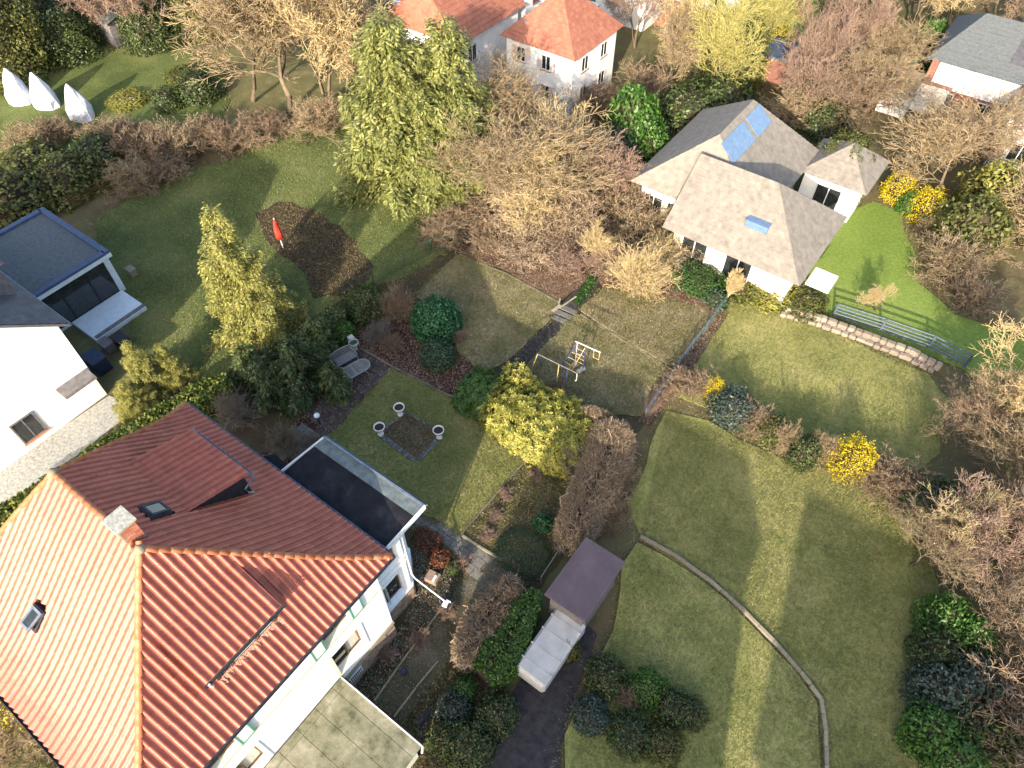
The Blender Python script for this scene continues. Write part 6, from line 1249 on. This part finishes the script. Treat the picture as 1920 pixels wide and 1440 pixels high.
keep('bushy', bush('x', 'bush', O0, 1.0, 1.0, 2, m_forsy, 4500, .09, .05, seed=44, amp=.3, jit=1.0, freq=2.6)); keep('bushb', bush('x', 'bush', O0, 1.5, 1.5, 2, m_bluebush, 2600, .2, .11, seed=45, amp=.2)); keep('bushyg', bush('x', 'bush', O0, 1.5, 1.5, 3, m_ygreen, 2800, .26, .10, seed=46, amp=.25))
keep('con1', conifer('conifer', 'x', 'conifer', O0, 10, 3, m_gconif, 52000, .24, .08, 51, shape=.42, nb=260)); keep('con2', conifer('conifer', 'x', 'conifer', O0, 10, 3, m_yconif, 38000, .20, .06, 52, shape=.7, nb=150, ragged=.4))
# left
p = at(484, 610); t = place('con2', 'tall yellow green spruce between the shaded lawn and the garden hedge', 484, 615, 9.0, 3.1)
place('con2', 'short olive yellow cypress beside the white gable house', 292, 735, 4.2, 1.5); place('con2', 'low olive cypress between hedge and short cypress', 262, 772, 2.6, 1.4); place('con2', 'olive cypress right of the short cypress', 332, 712, 3.0, 1.3)
place('con1', 'big light green cypress left of the bare trees, front one', 765, 360, 12.5, 4.7); place('con1', 'green cypress behind the big light green one', 850, 350, 12, 4.0); place('con1', 'slender dark cypress between the two big ones', 805, 385, 9, 2.0)
for x, y, h, r_, k, lb in ((70, 330, 2.2, 2.6, 'busho', 'olive bush below the white covers'), (130, 355, 2.4, 2.6, 'busho', 'olive bush behind the orange board fence'), (20, 400, 3, 3, 'busho', 'olive bush above the flat roofed annex'), (190, 320, 2.6, 2.0, 'bushd', 'dark bush left of the brown shrubs'), (60, 285, 2, 2, 'shrubt', 'tan bare shrub in front of the left cover'), (110, 265, 1.8, 1.8, 'shrubb', 'brown bare shrub below the middle cover'),
        (230, 290, 2.4, 2.6, 'shrubb', 'brown bare shrub in the middle hedge row, left'), (290, 305, 2.4, 2.8, 'shrubb', 'brown bare shrub in the middle hedge row, above the fence end'), (345, 285, 2.2, 2.4, 'shrubt', 'tan bare shrub in the middle hedge row'), (400, 275, 2, 2.4, 'shrubb', 'brown bare shrub at the right of the middle hedge row'), (455, 270, 1.6, 2.2, 'shrubb', 'low grey brown shrub where the hedge row meets the strip'), (505, 250, 1.4, 2.0, 'shrubb', 'low grey brown shrub on the strip below the tan tree'), (255, 345, 1.8, 2, 'shrubt', 'tan shrub at the end of the orange boards'), (305, 340, 1.6, 1.8, 'shrubb', 'small brown shrub above the yellow spruce'),
        (318, 200, 1.6, 1.2, 'bushd', 'dark round bush on the far lawn, left of two'), (376, 184, 2.2, 1.7, 'bushd', 'dark round bush on the far lawn, right of two'), (240, 192, .7, 1.6, 'bushyg', 'low bright yellow green patch on the far lawn'), (350, 150, 1.0, 1.6, 'busho', 'low olive mound at the right of the far lawn'),
        (30, 130, 8, 4.2, 'treeo', 'big dark olive tree at the top left corner'), (60, 135, 3, 2, 'shrubb', 'brown shrub right of the big olive tree'), (130, 100, 4, 3, 'treed', 'dark evergreen in front of the shed roof'), (290, 80, 4, 2.6, 'treed', 'dark evergreen behind the far lawn'), (180, 40, 6, 4, 'treed', 'dark evergreen above the shed roof'),
        (240, 65, 8, 4, 'bare3', 'pinkish bare tree above the far lawn, left'), (320, 70, 8, 3.6, 'bare3', 'pinkish bare tree above the far lawn, right'), (130, 50, 7, 3.5, 'bare2', 'brown bare tree above the dark evergreen'), (385, 60, 6, 2.4, 'treeo', 'yellowish olive tree left of the large tan tree'), (60, 40, 8, 4, 'bare3', 'bare tree behind the big olive tree')):
    place(k, lb, x, y, h, r_)
for x, y, h, r_, k, lb in ((545, 215, 13, 7.5, 'bare1', 'largest tan bare tree, upper left of centre'), (475, 190, 11, 5, 'bare1', 'tan bare tree at the left of the largest one'), (610, 200, 11, 5, 'barep', 'pale bare tree at the right of the largest one'), (650, 180, 9, 4, 'bare1', 'tan bare tree touching the light green cypress'), (560, 80, 10, 5, 'bare3', 'pinkish bare tree behind the largest tan tree'), (420, 60, 9, 4.5, 'bare1', 'tan bare tree near the top edge, left'), (660, 70, 8, 4, 'bare2', 'brown bare tree left of the red roofed house'), (600, 250, 2.4, 2.4, 'shrubt', 'tan shrub at the foot of the largest tan tree'),
        (970, 410, 8.5, 5.5, 'bare1', 'broad tan bare tree in front of the orange roofed house'), (900, 400, 7.5, 4, 'bare1', 'tan bare tree right of the cypresses'), (1045, 400, 7, 4.4, 'barep', 'pale bare tree right of the broad one'), (1105, 385, 5, 3.4, 'bare3', 'pinkish bare tree beside the grey roofed house'), (985, 310, 8, 4, 'bare1', 'tan bare tree below the orange roofed house, left'), (930, 300, 8, 3.5, 'bare1', 'tan bare tree behind the dark cypress'), (1060, 300, 5, 3, 'bare2', 'brown bare tree below the corner of the orange roofed house'), (1155, 400, 3.2, 2.8, 'shrubb', 'brown shrub left of the white bay wall'), (1190, 440, 2.4, 2.6, 'shrubt', 'tan shrub in front of the white bay wall'), (880, 425, 1.6, 2.6, 'shrubb', 'low brown shrub behind the left back fence'), (830, 440, 1.2, 1.8, 'shrubb', 'low brown shrub at the lawn corner by the fence'), (1250, 465, 2, 2.6, 'shrubt', 'tan shrub behind the pale fan shrub'), (1330, 490, 1.6, 2.2, 'shrubt', 'tan shrub below the wing of the grey roofed house'),
        (700, 120, 3, 2, 'bushd', 'dark evergreen left of the red roofed house'), (1178, 285, 5.0, 2.1, 'bushg', 'tall green bush left of the grey roofed house'), (1150, 310, 3, 1.9, 'bushb', 'blue green bush beside the tall green one'), (1212, 300, 3, 1.6, 'bushg', 'round green bush close to the grey hip'), (1235, 190, 8, 3.0, 'bare1', 'narrow tan bare tree right of the orange roofed house'), (1190, 90, 8, 3, 'bare3', 'pinkish bare tree behind the orange roofed house'), (1265, 140, 8, 3, 'barep', 'pale bare tree near the top, centre right'), (1120, 215, 2, 2.4, 'shrubb', 'brown shrub at the foot of the orange roofed house'), (1200, 200, 3, 2.4, 'shrubb', 'brown shrub below the narrow tan tree')):
    place(k, lb, x, y, h, r_)
# top right
for x, y, h, r_, k, lb in ((1330, 190, 9, 3.2, 'willow', 'tall yellow green willow left of the small hut'), (1395, 130, 9, 3.2, 'willow', 'tall yellow green willow at the top'), (1365, 170, 6, 2.4, 'treeo', 'olive tree behind the yellow green willows'), (1440, 90, 2.2, 1.8, 'bushy', 'yellow bush beside the far sunlit grass'), (1290, 230, 3, 2.6, 'bushd', 'dark evergreen behind the grey hipped roof'), (1350, 215, 3, 2.6, 'bushd', 'dark evergreen above the ridge of the grey roof'),
        (1510, 200, 6, 3.6, 'bare3', 'pinkish bare tree right of the small hut'), (1570, 225, 6, 3.8, 'bare2', 'brown bare tree behind the pavilion'), (1620, 210, 6, 3.6, 'bare1', 'tan bare tree behind the pavilion, further right'), (1560, 150, 7, 4, 'bare3', 'pinkish bare tree in the orchard'), (1490, 235, 3, 2.4, 'shrubt', 'tan shrub by the grey ridge'), (1540, 250, 2.4, 2, 'bushd', 'dark bush between house and pavilion'), (1640, 170, 6, 3.4, 'bare1', 'tan bare tree left of the long grey roof'),
        (1655, 125, 3.6, 1.9, 'busho', 'olive round bush at the left of the long grey roof'), (1722, 130, 4, 1.8, 'bushg', 'bright green bush at the end of the long grey roof'), (1540, 60, 9, 4.5, 'bare1', 'tan bare tree at the top edge, wood side'), (1620, 60, 9, 4.5, 'bare1', 'tan bare tree of the wood, second from left'), (1700, 60, 9, 4.8, 'barep', 'pale bare tree of the wood above the long roof'), (1780, 50, 9, 4.8, 'bare1', 'tan bare tree of the wood behind the long roof'), (1860, 50, 9, 4.8, 'bare1', 'tan bare tree of the wood, top right'), (1920, 60, 9, 4.8, 'bare3', 'pinkish bare tree at the top right corner'), (1590, 10, 9, 5, 'bare3', 'pinkish bare tree on the top edge'), (1680, 0, 9, 5, 'bare1', 'tan bare tree on the top edge, middle of wood'), (1760, 0, 9, 5, 'bare1', 'tan bare tree on the top edge, right of middle'), (1850, 0, 9, 5, 'barep', 'pale bare tree on the top edge, far right'), (1500, 10, 8, 4, 'willow', 'yellow green tree on the top edge'),
        (1556, 365, 4.4, 2.0, 'treeo', 'large round olive green tree left of the pavilion'), (1676, 372, 2.1, 1.05, 'bushy', 'bright yellow bush beside the pavilion, left of two'), (1727, 408, 2.2, 1.15, 'bushy', 'bright yellow bush beside the pavilion, right of two'), (1700, 395, 1.4, .9, 'bushg', 'small green bush between the two yellow bushes'), (1755, 385, 7.5, 4.4, 'bare1', 'largest tan bare tree on the right, above the yellow bushes'), (1820, 345, 6, 3.6, 'bare2', 'brown bare tree right of the largest right hand tree'), (1890, 290, 5, 3, 'bare3', 'pinkish bare tree near the right edge'), (1700, 310, 6, 3.4, 'bare1', 'tan bare tree behind the pavilion wall'), (1850, 400, 3.6, 2.3, 'bushyg', 'yellow green bush near the right edge'), (1800, 455, 3.4, 2.4, 'busho', 'olive bush right of the yellow bushes'), (1905, 430, 4, 3, 'shrubt', 'tan shrub at the right edge by the lawn'), (1780, 500, 2.2, 2.4, 'shrubt', 'tan shrub island on the bright lawn'), (1830, 480, 2, 2, 'shrubt', 'tan shrub right of the shrub island'), (1815, 560, 1.4, 1.8, 'shrubb', 'brown shrub at the lower tip of the island'), (1740, 440, 1.4, 1.4, 'shrubb', 'brown shrub on the edge of the bright lawn'), (1640, 585, 2, 1, 'barep', 'tiny pale tree standing alone on the bright lawn'), (1445, 545, 1.1, 2.0, 'bushyg', 'low bright green bush below the white wall'), (1400, 535, 1.1, 1.8, 'busho', 'low olive bush behind the slim pale tree'), (1500, 570, .9, 1.6, 'busho', 'low bush at the start of the stone wall')):
    place(k, lb, x, y, h, r_)
# right side lawns
for x, y, h, r_, k, lb in ((1292, 738, 1.6, 1.4, 'shrubb', 'brown shrub at the left end of the lawn border'), (1333, 745, 1.6, .5, 'bushy', 'small yellow bush in the lawn border'), (1368, 775, 1.5, 1.3, 'bushb', 'dark green shrub in the lawn border'), (1405, 795, 1.3, 1.2, 'shrubb', 'dark brown shrub in the lawn border'), (1440, 815, 1.2, 1.0, 'busho', 'olive shrub in the lawn border'), (1468, 838, 1.8, .8, 'shrubt', 'tan tuft at the light strip'), (1498, 862, 1.8, .8, 'bushd', 'dark upright bush between tan tufts'), (1527, 856, 1.6, .9, 'shrubt', 'tan tuft right of the dark upright bush'), (1588, 878, 2.2, 1.0, 'bushy', 'brilliant yellow bush on the right lawn'), (1560, 868, 1.2, .8, 'shrubb', 'small brown shrub left of the brilliant yellow bush'), (1640, 900, 1.4, 1.4, 'shrubb', 'brown shrub right of the brilliant yellow bush'), (1690, 930, 1.6, 1.6, 'shrubb', 'brown shrub further right of the brilliant yellow bush'), (1740, 960, 1.8, 1.6, 'bushd', 'dark bush under the yellow tan trees'),
        (1875, 790, 6.5, 4.0, 'barep', 'tall pale bare tree on the right side'), (1815, 840, 5, 2.6, 'bare2', 'tan bare tree left of the tall pale one'), (1860, 940, 5, 3.4, 'bare1', 'pale bare tree below the tall one'), (1935, 880, 6, 3.6, 'bare2', 'tan bare tree at the right edge'), (1705, 1060, 3.4, 2.4, 'bare1', 'low spreading bare tree on the lawn edge'), (1745, 1010, 4, 2.6, 'barep', 'pale bare tree above the lawn edge one'), (1880, 1060, 5, 3.4, 'bare3', 'pinkish bare tree at the lower right'), (1820, 1030, 3, 2.4, 'shrubb', 'brown shrub between the lower right trees'), (1900, 1180, 4, 3, 'bare2', 'brown bare tree at the right edge, low'), (1860, 1300, 2.6, 2.4, 'shrubb', 'brown shrub at the lower right edge'), (1910, 1400, 2.4, 2.4, 'shrubb', 'brown shrub in the lower right corner'), (1850, 1400, 1.6, 1.6, 'busho', 'olive bush in the lower right corner'),
        (1755, 1175, 2.2, 1.1, 'bushg', 'green bush at the top of the dark hedge row'), (1790, 1215, 2.2, 1.1, 'bushg', 'green bush with yellow tips in the dark hedge row'), (1745, 1240, 2, 1.1, 'bushd', 'dark bush in the hedge row'), (1795, 1290, 2.2, 1.3, 'bushb', 'blue green bush in the hedge row'), (1745, 1310, 2.2, 1.2, 'bushb', 'blue green bush beside the lawn'), (1790, 1360, 1.8, 1.2, 'bushd', 'dark bush lower in the hedge row'), (1735, 1385, 2, 1.2, 'bushg', 'green bush low in the hedge row'), (1770, 1430, 2, 1.2, 'bushg', 'green bush at the bottom of the hedge row'), (1820, 1250, 1.6, 1, 'bushd', 'dark bush at the brown bank')):
    place(k, lb, x, y, h, r_)
for x, y, h, r_, k, lb in ((1135, 1275, 1.3, .9, 'bushd', 'green bush beside the dark driveway'), (1210, 1295, 1.3, .8, 'bushg', 'green bush right of the first driveway bush'), (1255, 1330, 1.2, .8, 'bushd', 'dark bush on the raised lawn'), (1105, 1345, 1.0, .8, 'bushb', 'pale blue grey bush above the dark driveway'), (1290, 1340, 1.1, .7, 'bushd', 'dark bush at the right of the bottom group'), (1180, 1380, 1.0, .9, 'bushd', 'low green bush near the bottom edge'), (1240, 1400, 1.0, .8, 'busho', 'low olive bush near the bottom edge'), (930, 1345, 1.1, .9, 'bushd', 'green bush left of the dark driveway'), (1170, 1310, .9, .6, 'shrubb', 'small pink brown shrub between the green bushes'), (1060, 1220, 1.2, .6, 'busho', 'olive bush beside the lower trailer'), (1140, 965, 1.4, 1.0, 'shrubb', 'brown shrub at the end of the mauve roof'), (1165, 900, 1.2, .9, 'shrubb', 'brown shrub behind the bare hedge'), (880, 1400, 1.2, 1.0, 'bushd', 'dark bush in the bottom corner by the drive')):
    place(k, lb, x, y, h, r_)
for o in list(C.objects):
    if '_used' in o.keys(): del o['_used']
for poly_, n_ in (([(1375, 560), (1480, 590), (1740, 700), (1760, 850), (1600, 900), (1330, 765), (1262, 740)], 22000), ([(1250, 772), (1440, 850), (1590, 885), (1690, 940), (1760, 1100), (1745, 1500), (1549, 1500), (1450, 1200), (1200, 1006)], 60000), ([(1195, 1018), (1325, 1096), (1443, 1208), (1532, 1318), (1540, 1500), (1050, 1500), (1150, 1180)], 45000), ([(180, 410), (440, 300), (655, 240), (862, 432), (760, 520), (500, 660), (360, 735), (250, 650)], 40000)):
    blades('grass', pix(poly_), n_, .07, "rough grass on the neighbours' lawns", .12)
